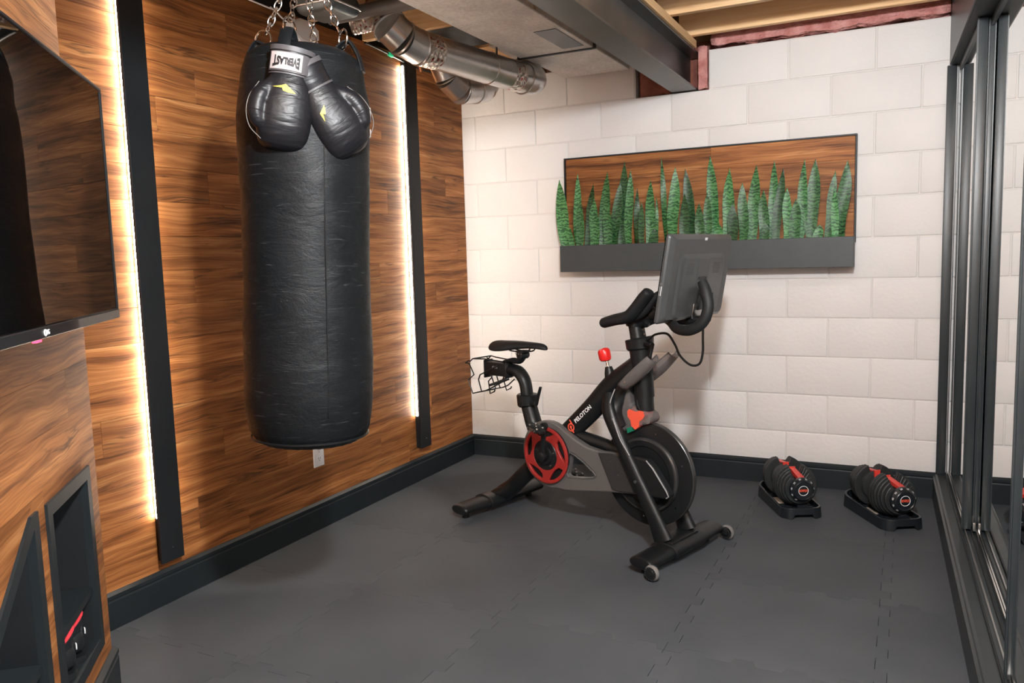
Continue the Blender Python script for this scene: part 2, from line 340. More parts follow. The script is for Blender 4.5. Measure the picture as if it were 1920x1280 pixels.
def leaf_mat():
    m_ = mat('snake_plant_leaf', rough=.42, spec=.45); b = m_.node_tree.nodes['Principled BSDF']
    tc = nd(m_, 'ShaderNodeTexCoord'); oi = nd(m_, 'ShaderNodeObjectInfo')
    vm = nd(m_, 'ShaderNodeVectorMath', operation='SCALE'); vm.inputs[0].default_value = (3, 0, 9); L(m_, oi.outputs['Random'], vm.inputs['Scale'])
    ad = nd(m_, 'ShaderNodeVectorMath', operation='ADD'); L(m_, tc.outputs['Object'], ad.inputs[0]); L(m_, vm.outputs[0], ad.inputs[1])
    mp = nd(m_, 'ShaderNodeMapping'); mp.inputs['Scale'].default_value = (18, 1, 62); L(m_, ad.outputs[0], mp.inputs[0])
    n = nd(m_, 'ShaderNodeTexNoise'); n.inputs['Scale'].default_value = 1.0; n.inputs['Detail'].default_value = 5; n.inputs['Distortion'].default_value = .9; L(m_, mp.outputs[0], n.inputs['Vector'])
    wv = nd(m_, 'ShaderNodeTexWave', bands_direction='Z'); wv.inputs['Scale'].default_value = 17; wv.inputs['Distortion'].default_value = 9; wv.inputs['Detail'].default_value = 3; wv.inputs['Detail Scale'].default_value = 2.2; L(m_, ad.outputs[0], wv.inputs['Vector'])
    mt = nd(m_, 'ShaderNodeMath', operation='MULTIPLY_ADD'); L(m_, n.outputs[0], mt.inputs[0]); mt.inputs[1].default_value = .9
    m2 = nd(m_, 'ShaderNodeMath', operation='MULTIPLY'); L(m_, wv.outputs['Fac'], m2.inputs[0]); m2.inputs[1].default_value = .5; L(m_, m2.outputs[0], mt.inputs[2])
    r = nd(m_, 'ShaderNodeValToRGB'); r.color_ramp.elements[0].position = .42; r.color_ramp.elements[0].color = (.006, .040, .012, 1)
    r.color_ramp.elements[1].position = .86; r.color_ramp.elements[1].color = (.060, .20, .060, 1); e = r.color_ramp.elements.new(.62); e.color = (.016, .105, .022, 1)
    L(m_, mt.outputs[0], r.inputs[0])
    r2_ = nd(m_, 'ShaderNodeMapRange'); r2_.inputs[3].default_value = .45; r2_.inputs[4].default_value = 1.5; L(m_, oi.outputs['Random'], r2_.inputs[0])
    s = nd(m_, 'ShaderNodeVectorMath', operation='SCALE'); L(m_, r.outputs[0], s.inputs[0]); L(m_, r2_.outputs[0], s.inputs['Scale'])
    hs = nd(m_, 'ShaderNodeHueSaturation'); hs.inputs['Saturation'].default_value = .95; L(m_, s.outputs[0], hs.inputs['Color']); L(m_, hs.outputs[0], b.inputs['Base Color']); return m_
LEAF = leaf_mat()
def text_obj(txt, size, mt, name, parent, mx, sx=1, sy=1, ext=.0006, warp=None, bold=0):
    c = bpy.data.curves.new('t', 'FONT'); c.body = txt; c.size = size; c.extrude = ext; c.offset = bold; c.align_x = 'CENTER'; c.align_y = 'CENTER'; c.resolution_u = 3
    o = bpy.data.objects.new('t', c); COL.objects.link(o); bpy.context.view_layer.update()
    me = bpy.data.meshes.new_from_object(o.evaluated_get(bpy.context.evaluated_depsgraph_get())); bpy.data.objects.remove(o); bpy.data.curves.remove(c)
    xs = [v.co.x for v in me.vertices]; W = max(xs) if xs else 1
    for v in me.vertices:
        x, y = v.co.x, v.co.y
        if warp: y *= warp(x/W)
        v.co = mx @ V((x*sx, y*sy, v.co.z))
    me.materials.clear(); me.materials.append(mt)
    o = bpy.data.objects.new(name, me); COL.objects.link(o); o.parent = parent; return o
# ================================================================== SETTING
# ---- floor: interlocking rubber tiles
floor = structure('floor')
TS = .61; X0, Y0 = -.0, -.17
def jig(n=4, a=.017):
    pts = []
    p = 1.0/n
    for k in range(n):
        u = k*p
        pts += [(u+.00*p, -a), (u+.44*p, -a), (u+.50*p+.05*p, a), (u+.94*p, a)] if False else [(u+.04*p, -a), (u+.46*p, -a), (u+.41*p, a), (u+1.09*p-.0*p, a)] if False else [(u+.06*p, -a), (u+.44*p, -a), (u+.40*p, a), (u+1.10*p-p*.0, a)]
    return pts
def tile_outline():
    n = 4; a = .017; g = .0006; edge = []
    for k in range(n):
        u = k*TS/n; p = TS/n
        edge += [(u+.08*p, 0 if k == 0 else -a), (u+.08*p, -a), (u+.48*p, -a), (u+.42*p, a), (u+.98*p, a), (u+.92*p if False else u+1.04*p, -a)] if False else [(u+.25*p, -a), (u+.31*p, a), (u+.69*p, a), (u+.75*p, -a)]
    bottom = [(0, -a)]+[(x, y) for x, y in edge]+[(TS, -a)]
    # bottom edge left->right, right edge bottom->top, top = bottom shifted, left = right shifted
    bot = [(x, y) for x, y in bottom]; top = [(x, y+TS) for x, y in bottom]
    vert = [(y, x) for x, y in bottom]; left = vert; right = [(x+TS, y) for x, y in vert]
    c = [(0, 0)]
    out = [(-a, -a)]+bot[1:-1]+[(TS-a, -a)]+right[1:-1]+[(TS-a, TS-a)]+top[1:-1][::-1]+[(-a, TS-a)]+left[1:-1][::-1]
    return out
TO = tile_outline()
def tile_mesh(cut=None):
    g = G(); g.plate([(x*.9970+.0008, y*.9970+.0008) for x, y in TO], (), -.010, 0)
    if cut:
        for co, no in cut:
            geo = g.bm.verts[:]+g.bm.edges[:]+g.bm.faces[:]
            r = bmesh.ops.bisect_plane(g.bm, geom=geo, plane_co=co, plane_no=no, clear_outer=True)
            es = [e for e in r['geom_cut'] if isinstance(e, bmesh.types.BMEdge)]
            bmesh.ops.edgeloop_fill(g.bm, edges=es)
    return g.mesh('tile', smooth=False)
base_tile = tile_mesh(); base_tile.materials.append(RUBBER)
for i in range(0, 5):
    for j in range(-8, 1):
        x = X0+i*TS; y = Y0+j*TS
        me = base_tile
        if j == 0: me = tile_mesh([((0, -y-.002, 0), (0, 1, 0))]); me.materials.append(RUBBER)
        link('tile', me, None, floor, (x, y, 0))
G().box((-.3, -5.3, -.06), (3.2, .12, -.0105)).obj('underlay', UNDER, floor)
# ---- back wall: painted blocks
wb = structure('wall_back')
BX, BZ, TOPZ = .4064, .2032, 2.1139
pocket = (1.110, 1.516, 2.115)
def block_mesh(w_, h_, seed):
    g = G(); g.box((-w_/2, 0, -h_/2), (w_/2, .10, h_/2), bev=.0050, seg=3)
    return g.mesh('block')
bm_full = block_mesh(BX-.005, BZ-.005, 0); bm_full.materials.append(PAINT_W)
cache = {}
for k in range(-1, 11):          # row k between joint k and k+1 counted down from z=TOPZ
    z1 = TOPZ-k*BZ; z0 = z1-BZ
    off = 0 if k % 2 == 0 else .5
    z0c = max(z0, 0)
    for i in range(-2, 8):
        xa = .0913+(i+off)*BX; xb = xa+BX; xa = max(xa, -.05); xb = min(xb, 2.80)
        if xb-xa < .03: continue
        segs = [(xa, xb)]
        if k == -1:
            segs = []
            if xa < pocket[0]: segs.append((xa, min(xb, pocket[0])))
            if xb > pocket[1]: segs.append((max(xa, pocket[1]), xb))
            segs = [s_ for s_ in segs if s_[1]-s_[0] > .03]
        for a, b in segs:
            key = (round(b-a, 3), round(z1-z0c, 3))
            if key not in cache:
                cache[key] = block_mesh(b-a-.005, z1-z0c-.005, 0); cache[key].materials.append(PAINT_W)
            link('block', cache[key], None, wb, ((a+b)/2, random.uniform(-.0006, .0008), (z0c+z1)/2), (random.uniform(-.002, .002), 0, random.uniform(-.0015, .0015)))
g = G(); g.box((-.05, .0045, 0), (pocket[0], .16, 2.317)); g.box((pocket[1], .0045, 0), (2.85, .16, 2.317)); g.box((pocket[0], .0045, 0), (pocket[1], .16, 2.112)); g.obj('mortar', MORTAR, wb)
G().box((pocket[0], .15, 2.10), (pocket[1], .17, 2.40)).obj('pocket_back', INSUL2, wb)
# ---- left wall: laminate planks (grain = object x)
wl = structure('wall_left')
PH, PZ0, PL = .1275, .0985, 1.22
def plank_mesh(l, h, t=.008):
    me = G().box((-l/2, 0, -h/2), (l/2, t, h/2), bev=.0009, seg=1).mesh('plank', smooth=False); me.materials.append(WOOD); return me
pc = {}
WL_T = .008
for k in range(0, 19):
    z0 = PZ0+k*PH; z1 = min(z0+PH, 2.36); off = [-1.95, -2.21, -1.70, -2.06, -1.38, -2.40, -1.15, -1.60, -2.15, -1.33, -1.85, -2.05, -1.45, -1.05, -2.08, -1.55, -1.9, -2.3, -1.7][k]
    if z1-z0 < .02: continue
    y = off-PL*2
    while y < 0:
        a, b = max(y, -3.02), min(y+PL, -.002); y += PL
        if b-a < .05: continue
        key = (round(b-a, 3), round(z1-z0, 4))
        if key not in pc: pc[key] = plank_mesh(b-a-.0008, z1-z0-.0008)
        # local x -> world y ; local y (thickness) -> world -x
        link('plank', pc[key], None, wl, (0, (a+b)/2, (z0+z1)/2), (0, 0, R(90)))
G().box((-.12, -3.02, 0), (-.0085, .12, 2.60)).obj('backing', UNDER, wl)
# ---- angled wall with the television (planks cut round the niches)
n3 = V((.755, .656, 0)).normalized(); D3 = V((n3.y, -n3.x, 0)); C0 = V((.335, -2.855, 0))+D3*.045
wc = structure('wall_angled'); wc.location = C0; wc.rotation_euler = (0, 0, math.atan2(D3.y, D3.x))   # local x along wall toward the viewer side, local -? normal
# local frame: x = D3, y = z cross x
LY = V((0, 0, 1)).cross(D3); SGN = 1 if LY.dot(n3) > 0 else -1    # outward (room side) = SGN*local y
S0 = .045
niche1 = [(.137-S0, .185), (.52-S0, .185), (.52-S0, .714), (.137-S0, .714)]
niche2 = [(.585-S0, .185), (1.50-S0, .185), (.632-S0, .720), (.585-S0, .720)]
def clip(poly, a, b, keep_left):
    out = []
    def side(p): return ((b[0]-a[0])*(p[1]-a[1])-(b[1]-a[1])*(p[0]-a[0]))*(1 if keep_left else -1)
    for i in range(len(poly)):
        p, q = poly[i], poly[(i+1) % len(poly)]; sp, sq = side(p), side(q)
        if sp >= 0: out.append(p)
        if (sp > 0 and sq < 0) or (sp < 0 and sq > 0):
            t = sp/(sp-sq); out.append((p[0]+(q[0]-p[0])*t, p[1]+(q[1]-p[1])*t))
    return out
def subtract(poly, hole):   # hole convex ccw
    res = []; cur = poly
    for i in range(len(hole)):
        a, b = hole[i], hole[(i+1) % len(hole)]
        o_ = clip(cur, a, b, False)
        if len(o_) > 2: res.append(o_)
        cur = clip(cur, a, b, True)
        if len(cur) < 3: break
    return res
def parea(p): return abs(sum(p[i][0]*p[(i+1) % len(p)][1]-p[(i+1) % len(p)][0]*p[i][1] for i in range(len(p))))/2
WF = frame((0, 0, 0), (1, 0, 0), (0, 0, 1), (0, -1, 0))
def wplate(poly, y0, y1, name, mt, parent, loc=(0, 0, 0), bev=False):
    g = G(); bm = g.bm
    a = [bm.verts.new((p[0]-loc[0], y0, p[1]-loc[2])) for p in poly]; b = [bm.verts.new((p[0]-loc[0], y1, p[1]-loc[2])) for p in poly]
    bm.faces.new(a); bm.faces.new(b[::-1])
    for i in range(len(poly)): bm.faces.new((a[i], a[(i+1) % len(poly)], b[(i+1) % len(poly)], b[i]))
    return g.obj(name, mt, parent, loc, smooth=False)
for k in range(-1, 19):
    z0 = max(.131+.1275*k-.02, .0); z1 = min(.131+.1275*(k+1)-.02, 2.36)
    if z1-z0 < .01: continue
    x = -((k*.47) % 1.0)*PL
    while x < 2.2:
        a, b = max(x, 0), min(x+PL, 2.2); x += PL
        if b-a < .03: continue
        polys = [[(a+.0004, z0+.0004), (b-.0004, z0+.0004), (b-.0004, z1-.0004), (a+.0004, z1-.0004)]]
        for h in (niche1, niche2):
            nx = []
            for p in polys:
                if max(q[0] for q in p) <= h[0][0] or min(q[0] for q in p) >= max(q[0] for q in h) or p[0][1] >= .72: nx.append(p)
                else: nx += subtract(p, h)
            polys = nx
        for p in polys:
            if parea(p) < .0005: continue
            cx = sum(q[0] for q in p)/len(p); cz = sum(q[1] for q in p)/len(p)
            wplate(p, 0, SGN*-.008, 'plank', WOOD, wc, (cx, 0, cz))
# backing of the angled wall, around niches
polys = [[(-.0, 0), (2.2, 0), (2.2, 2.36), (0, 2.36)]]
for h in (niche1, niche2): polys = [q for p in polys for q in (subtract(p, h))]
bk = G()
for p in polys:
    a = [bk.bm.verts.new((q[0], SGN*-.0085, q[1])) for q in p]; b = [bk.bm.verts.new((q[0], SGN*-.05, q[1])) for q in p]
    bk.bm.faces.new(a); bk.bm.faces.new(b[::-1])
    for i in range(len(p)): bk.bm.faces.new((a[i], a[(i+1) % len(p)], b[(i+1) % len(p)], b[i]))
bk.obj('backing', UNDER, wc, smooth=False)
ret = structure('wall_return')
G().box((-.02, C0.y+.045, 0), (C0.x-.095, C0.y+.060, 2.36)).obj('return_panel', WOOD, ret)
ret.location = (0, -.0, 0)
# ---- baseboards (moulded profile), profile in (out, height)
BP = [(0, 0), (.016, 0), (.016, .098), (.013, .103), (.013, .106), (.017, .110), (.017, .122), (.010, .127), (.004, .131), (0, .131)]
def baseboard(name, p0, p1, out, parent=None, cap=True):
    p0 = V(p0); p1 = V(p1); out = V(out); g = G(); A = [g.bm.verts.new(p0+out*a+V((0, 0, h))) for a, h in BP]; B = [g.bm.verts.new(p1+out*a+V((0, 0, h))) for a, h in BP]
    for i in range(len(BP)): g.bm.faces.new((A[i], A[(i+1) % len(BP)], B[(i+1) % len(BP)], B[i]))
    g.bm.faces.new(A[::-1]); g.bm.faces.new(B)
    o = g.obj(name, TRIM, parent, smooth=False); o['kind'] = 'structure'; return o
baseboard('baseboard_back', (0, -.0015, 0), (2.64, -.0015, 0), (0, -1, 0))
baseboard('baseboard_left', (.0005, -3.0, 0), (.0005, -.0015, 0), (1, 0, 0))
baseboard('baseboard_angled', C0+D3*-.006+n3*.001, C0+D3*2.2+n3*.001, n3)
# ---- right side: sliding mirror doors, in a frame turned 2 degrees
MA = R(1.6)
MF = structure('wall_right'); MF.location = (2.62, 0, 0); MF.rotation_euler = (0, 0, MA)
# local: x = into the wall (away from room), y = along (negative toward the viewer)
SL = 5.2
G().box((0.022, -SL, 2.094), (.16, .0, 2.60)).obj('header_panel', DOORF, MF)
G().box((0.030, -SL, 2.088), (.150, -.0, 2.0945)).obj('header_lip', TRIM2, MF)
G().box((.165, -SL, 0), (.19, 0, 2.6)).obj('closet_back', UNDER, MF)
tr = structure('trim_1'); tr.location = MF.location; tr.rotation_euler = MF.rotation_euler
g = G(); prof = [(0, 0), (0, .098), (.003, .103), (.003, .106), (-.002, .109), (-.002, .117), (.006, .121), (.010, .126), (.018, .130), (.160, .130), (.160, 0)]
A = [g.bm.verts.new((a, -SL, h)) for a, h in prof]; B = [g.bm.verts.new((a, -.012, h)) for a, h in prof]
for i in range(len(prof)): g.bm.faces.new((A[i], A[(i+1) % len(prof)], B[(i+1) % len(prof)], B[i]))
g.bm.faces.new(A[::-1]); g.bm.faces.new(B); g.obj('sill', DOORF, tr, smooth=False)
for nm, xx, hh, mt in (('track_rail', .052, .008, TRIM2), ('track_rail', .070, .006, ALU), ('track_rail', .088, .008, TRIM2), ('track_rail', .106, .006, ALU), ('track_rail', .124, .008, TRIM2)):
    G().box((xx-.003, -SL, .1301), (xx+.003, -.016, .1301+hh), bev=.001, seg=1).obj(nm, mt, tr)
jb = structure('trim_2'); jb.location = MF.location; jb.rotation_euler = MF.rotation_euler
g = G(); g.box((.012, -.024, .1302), (.052, -.0045, 2.088), bev=.002); g.box((.052, -.018, .1302), (.060, -.0045, 2.088)); g.obj('jamb', DOORF, jb)
G().box((.0535, -.021, .14), (.0565, -.018, 2.086)).obj('jamb_strip', GREYLINE, jb)
def mirror_door(name, s0, s1, x0, leading=True):
    """s0..s1 distance from back wall, glass front at x0"""
    d = structure(name); d.location = MF.location; d.rotation_euler = MF.rotation_euler
    z0, z1 = .140, 2.086; t = .022
    G().box((x0, -s1+.004, z0+.02), (x0+.005, -s0-.004, z1-.02)).obj('mirror_glass', MIRROR, d)
    for a, b in (((s0, s0+.028), (s1-.034, s1)) if name != 'door_1' else ((s1-.034, s1),)):
        g = G(); g.box((x0-.008, -b, z0), (x0+t, -a, z1), bev=.0015, seg=2)
        g.box((x0-.0115, -b+.004, z0), (x0-.008, -b+.009, z1)); g.box((x0-.0115, -a-.009, z0), (x0-.008, -a-.004, z1)); g.obj('stile', DOORF, d)
    g = G(); g.box((x0-.006, -s1+.03, z0), (x0+t-.002, -s0-.026, z0+.016)); g.obj('bottom_rail', CHROME, d)
    g = G(); g.box((x0-.006, -s1+.03, z1-.03), (x0+t-.002, -s0-.026, z1)); g.obj('top_rail', DOORF, d)
    G().box((x0+.005, -s1+.01, z0+.01), (x0+.012, -s0-.01, z1-.01)).obj('backing_board', UNDER, d)
    return d
mirror_door('door_1', .026, .88, .066)
d2 = mirror_door('door_2', .84, 2.10, .104)
mirror_door('door_3', 2.06, 3.30, .066)
mirror_door('door_4', 3.26, 4.9, .104)
G().cyl((.094, -.865, .15), (.094, -.865, .19), .006, n=10).obj('guide_pin', ALU, d2)
g = G(); g.box((.090, -.905, .141), (.100, -.885, .175), bev=.002); g.obj('roller_guide', ALU, d2)
# ---- walls behind the viewer, off camera
wf = structure('wall_front'); G().box((-.1, -5.30, 0), (3.2, -5.22, 2.6)).obj('wall_board', mat('beige_wall_paint', (.5, .47, .44), .8), wf)
# ---- ceiling
ce = structure('ceiling')
for i in range(3):
    G().box((-.12+i*1.22, -5.3, 2.60), (1.098+i*1.22, .2, 2.62)).obj('subfloor_sheet', SUBF, ce)
ys = [-.17-.41*k for k in range(13)]
for i, y in enumerate(ys):
    # joists left of the beam and right of it (grain along x)
    for a, b in ((1.40, 2.84), (.0, 1.30)):
        if (i == 12): continue
        G().box((-(b-a)/2, -.019, -.1175), ((b-a)/2, .019, .1175), bev=.002, seg=1).obj('joist', PINE, ce, ((a+b)/2, y+.019, 2.4775), smooth=False)
G().box((-2.6, -.075, -.019), (2.6, .06, .019), bev=.002, seg=1).obj('sill_plate', PINE, ce, (1.39, -2.66, 2.340), (0, 0, R(90)), smooth=False)
G().box((-.12, .165, 2.30), (2.9, .20, 2.62)).obj('band_board', SUBF, ce)
G().box((-.6, 0, -.10), (.6, .03, .10)).obj('rim_board', PINE, ce, (2.24, .10, 2.45), smooth=False)
G().box((-.02, -.02, -.09), (.02, .02, .09)).obj('blocking', PINE, ce, (2.2, .06, 2.44), smooth=False)
# fibreglass on top of the block wall
def fluff(name, a, b, mt, parent, n=26, amp=.018, seed=1):
    random.seed(seed); a = V(a); b = V(b); g = G(); bmesh.ops.create_cube(g.bm, size=1)
    for v in g.bm.verts: v.co = V(((v.co.x+.5)*(b.x-a.x)+a.x, (v.co.y+.5)*(b.y-a.y)+a.y, (v.co.z+.5)*(b.z-a.z)+a.z))
    bmesh.ops.subdivide_edges(g.bm, edges=g.bm.edges[:], cuts=n, use_grid_fill=True)
    from mathutils import noise
    for v in g.bm.verts:
        c = (a+b)/2; d_ = V((0, v.co.y-c.y, v.co.z-c.z))
        k = noise.fractal(v.co*11+V((seed, 0, 0)), .6, 2, 4)
        if d_.length > 0: v.co += d_.normalized()*amp*k
    o = g.obj(name, mt, parent, angle=180); return o
fi = fluff('insulation_batt', (1.53, -.012, 2.335), (2.64, .10, 2.43), INSUL, None, 30, .022, 3)
tag(fi, 'pink fibreglass batt stuffed above the top of the white block wall', 'insulation', kind='stuff')
fj = fluff('insulation_wad', (1.462, -.008, 2.118), (1.508, .10, 2.34), INSUL, None, 14, .014, 5)
tag(fj, 'pink fibreglass wad filling the beam pocket right of the steel beam', 'insulation', kind='stuff')
fk = fluff('insulation_wad', (1.125, .04, 2.118), (1.30, .14, 2.33), INSUL2, None, 14, .02, 8)
tag(fk, 'brown kraft faced insulation in the beam pocket left of the steel beam', 'insulation', kind='stuff')
fl = fluff('insulation_wad', (.56, .03, 2.32), (1.10, .14, 2.56), INSUL2, None, 14, .02, 9)
tag(fl, 'dark brown insulation behind the joist above the wall between duct and pipe', 'insulation', kind='stuff')
# ---- steel beam
sb = empty('steel_beam', 'grey steel I-beam running from the camera into the block wall pocket', 'beam', (1.3845, 0, 2.117))
g = G(); L0, L1 = -5.2, .12
g.box((-.0685, L0, 0), (.0685, L1, .011), bev=.002, seg=1); g.obj('bottom_flange', STEEL, sb)
G().box((-.0685, L0, .192), (.0685, L1, .203), bev=.002, seg=1).obj('top_flange', STEEL, sb)
G().box((-.004, L0, .0112), (.004, L1, .1918)).obj('web', STEEL, sb)
# ================================================================== CEILING SERVICES
td = empty('duct_trunk', 'wide pale galvanised rectangular duct hung beside the steel beam', 'duct', (.90, 0, 2.262))
G().box((-.195, -.60, 0), (.190, -.035, .20), bev=.003, seg=1).obj('duct_section', TRUNKM, td)
G().box((-.20, -4.8, -.006), (.195, -.612, .20), bev=.003, seg=1).obj('duct_section', TRUNKM, td)
G().box((-.215, -.622, -.012), (.205, -.600, .205), bev=.003, seg=1).obj('drive_cleat', DOORF, td)
G().box((.06, -1.02, -.0085), (.17, -.68, -.0062), bev=.001, seg=1).obj('patch', STEEL, td)
tag(td.children[-1], 'darker rectangular patch')
for yy in (-1.30,):
    g = G(); g.box((.19, yy-.012, -.002), (.1965, yy+.012, .3)); g.obj('hanger_strap', ALU, td)
# round pipe from wall to elbow
rp = empty('round_duct', 'long round galvanised pipe with foil taped joints near the corner', 'duct', (.59, -.87, 2.19))
def rel(pts, o): return [V(p)-V(o.location) for p in pts]
Pf, Pn = V((.682, -.488, 2.175)), V((.495, -1.244, 2.205))
ax = (Pn-Pf).normalized(); r_ = .0755
def pipe(name, pts, rad, mt, par, n=36, **k): return G().sweep(rel(pts, par), rad, n, **k).obj(name, mt, par)
pipe('pipe_barrel', [Pf+ax*.10, Pn], r_, GALV, rp)
pipe('crimped_end', [Pf, Pf+ax*.02, Pf+ax*.021, Pf+ax*.04, Pf+ax*.041, Pf+ax*.10], [r_+.002, r_+.002, r_+.006, r_+.006, r_, r_], GALV, rp)
pipe('end_elbow', spline([Pf+ax*.01, Pf-ax*.04+V((0, 0, .008)), Pf-ax*.07+V((-.04, 0, .05)), Pf-ax*.08+V((-.07, 0, .12))], 4), r_-.002, GALV, rp)
pipe('foil_tape', [Pf+ax*.09, Pf+ax*.17], [r_+.0018]*2, FOIL, rp)
pipe('foil_tape', [Pn-ax*.105, Pn-ax*.008], [r_+.0018]*2, FOIL, rp)
for t in (.40,):
    q = Pf.lerp(Pn, t); pipe('pipe_seam', [q-ax*.004, q, q+ax*.004], [r_+.001, r_+.004, r_+.001], GALV, rp)
E1 = V((.476, -1.345, 2.225)); E2 = V((.445, -1.395, 2.270)); E3 = V((.375, -1.345, 2.365)); E4 = V((.33, -1.28, 2.50))
def ring_seam(p, d, r): pipe('elbow_seam', [p-d*.005, p, p+d*.005], [r, r+.005, r], GALV, rp)
pipe('elbow_gore', [Pn, E1], [r_, r_], GALV, rp); pipe('elbow_gore', [E1, E2], [r_+.001, r_], GALV, rp); pipe('foil_joint', [E2, E3, E4], [r_+.002, r_+.002, r_], FOIL, rp)
ring_seam(Pn, ax, r_); ring_seam(E1, (E2-Pn).normalized(), r_+.001); ring_seam(E2, (E3-E1).normalized(), r_)
g = G(); q = Pf.lerp(Pn, .40)-V(rp.location)
g.torus(q, ax, r_+.002, .0012, 40, 6); g.box(q+V((.048, -.010, .058)), q+V((.050, .010, .165))); g.obj('hanger_strap', ALU, rp)
# branch below
bd = empty('branch_duct', 'short galvanised elbow turning down below the long round pipe', 'duct', (.36, -.65, 2.15))
b0, b1, b2, b3 = V((.330, -.80, 2.30)), V((.345, -.74, 2.185)), V((.372, -.66, 2.130)), V((.405, -.45, 2.165))
rr = .070
pipe('elbow_gore', [b0, b1], [rr, rr], GALV, bd); pipe('elbow_gore', [b1, b2], [rr+.001, rr], GALV, bd); pipe('elbow_gore', [b2, b2.lerp(b3, .40)], [rr+.001, rr], GALV, bd)
pipe('crimped_end', [b2.lerp(b3, .40), b2.lerp(b3, .55), b2.lerp(b3, .56), b2.lerp(b3, .7), b2.lerp(b3, .71), b3], [rr, rr, rr+.004, rr+.004, rr, rr-.004], GALV, bd)
for p, d in ((b1, (b2-b0).normalized()), (b2, (b3-b1).normalized())): pipe('elbow_seam', [p-d*.004, p, p+d*.004], [rr, rr+.004, rr], GALV, bd)
pipe('riser', [b3, b3+V((.01, .04, .05)), b3+V((.01, .05, .18))], rr-.006, GALV, bd)
cp = empty('copper_pipe', 'thin copper pipe stub beside the galvanised branch elbow', 'pipe', (.18, -.80, 2.28))
pipe('pipe_barrel', [(.205, -.83, 2.33), (.225, -.80, 2.215)], .008, COPPER, cp, 14)
pipe('fitting', [(.2155, -.815, 2.270), (.2205, -.8075, 2.242)], .011, COPPER, cp, 14)
# foil wrapped flex left of elbow
ff = empty('foil_flex_duct', 'foil wrapped flexible duct between joists near the wood wall', 'duct', (.2, -1.38, 2.33))
pts = [V((.195+.15*t, -1.33+.02*math.sin(t*3), 2.335+.02*t)) for t in [i/24 for i in range(25)]]
pipe('foil_sleeve', pts, [.050+.004*(i % 2) for i in range(25)], FOIL, ff, 28)
# rounded sheet metal boot over the bag
rb = empty('sheet_metal_boot', 'round cornered grey sheet metal duct boot behind the bag chains', 'duct', (.33, -1.66, 2.262)); rb.scale = (.68, .72, .75)
g = G(); g.box((-.15, -.14, 0), (.15, .13, .11), bev=.045, seg=5); g.obj('boot_body', SHEETM, rb)
rim = [(-.11, -.14), (.11, -.14), (.14, -.11), (.15, -.10), (.15, .09), (.14, .12), (.11, .13), (-.11, .13), (-.14, .12), (-.15, .09), (-.15, -.10), (-.14, -.11)]
G().sweep([(x*1.01, y*1.01, .040) for x, y in rim], .006, 8, closed=True).obj('rim_seam', GALV, rb)
G().box((-.13, -.12, .10), (.13, .11, .36)).obj('riser', GALV, rb)
gp = empty('grey_drain_pipe', 'matte grey pipe running along a joist left of the round duct', 'pipe', (.55, -1.49, 2.318))
pipe('pipe_barrel', [(.20, -1.49, 2.318), (.69, -1.49, 2.318)], .030, PVC, gp, 24)
# panned sheet metal + scrap drywall
o = G().box((-.27, -.18, 0), (.28, .18, .002)).obj('joist_pan_sheet', SHEETM, None, (.335, -.785, 2.357)); tag(o, 'dull blue-grey sheet metal panning a joist bay above the round pipe', 'metal sheet')
o = G().box((-.08, -.26, 0), (.08, .26, .012), bev=.001, seg=1).obj('drywall_scrap', DRYW, None, (.585, -.33, 2.346), (0, 0, R(2))); tag(o, 'beige drywall strip fixed under the joists beside the trunk duct', 'drywall')
# wires
def wire(name, pts, r, mt, label, cat):
    o = G().sweep(spline(pts, 8), r, 8).obj(name, mt, None); return tag(o, label, cat)
wire('white_cable', [(.03, -1.86, 2.345), (.05, -1.80, 2.334), (.04, -1.734, 2.337), (.04, -1.67, 2.336), (.03, -1.62, 2.350)], .0035, PLASTICW, 'white cable sagging under the joists left of the electrical box', 'cable')
wire('white_cable', [(.02, -1.66, 2.350), (.04, -1.646, 2.330), (.05, -1.63, 2.312), (.04, -1.585, 2.305), (.03, -1.56, 2.318)], .0035, PLASTICW, 'short looped white cable entering the electrical box', 'cable')
wire('black_cable', [(.025, -1.00, 2.345), (.03, -.90, 2.338), (.03, -.77, 2.327), (.03, -.65, 2.318), (.03, -.50, 2.310), (.03, -.36, 2.318)], .006, BLKP, 'black cable running along the top of the wood wall by the round pipe', 'cable')
o = G().cyl((.032, -.81, 2.329), (.032, -.775, 2.325), .010, n=16, bev=.002).obj('cable_connector', GREENGLOW, None); tag(o, 'small bright green cable connector at the top of the wood wall', 'connector')
eb = empty('electrical_box', 'white octagonal electrical box on the wood wall behind the bag chains', 'electrical box', (.0, -1.46, 2.293))
oc = [(.075*math.cos(R(22.5+45*k))*1.25, .052*math.sin(R(22.5+45*k))) for k in range(8)]
mxo = frame((0, 0, 0), (0, 1, 0), (0, 0, 1), (1, 0, 0))
G().plate(oc, (), .0005, .04, mxo).obj('box_body', PLASTICW, eb, smooth=False)
G().plate([(a*.9, b*.9) for a, b in oc], (), .0402, .044, mxo).obj('cover_plate', PLASTICW, eb, smooth=False)
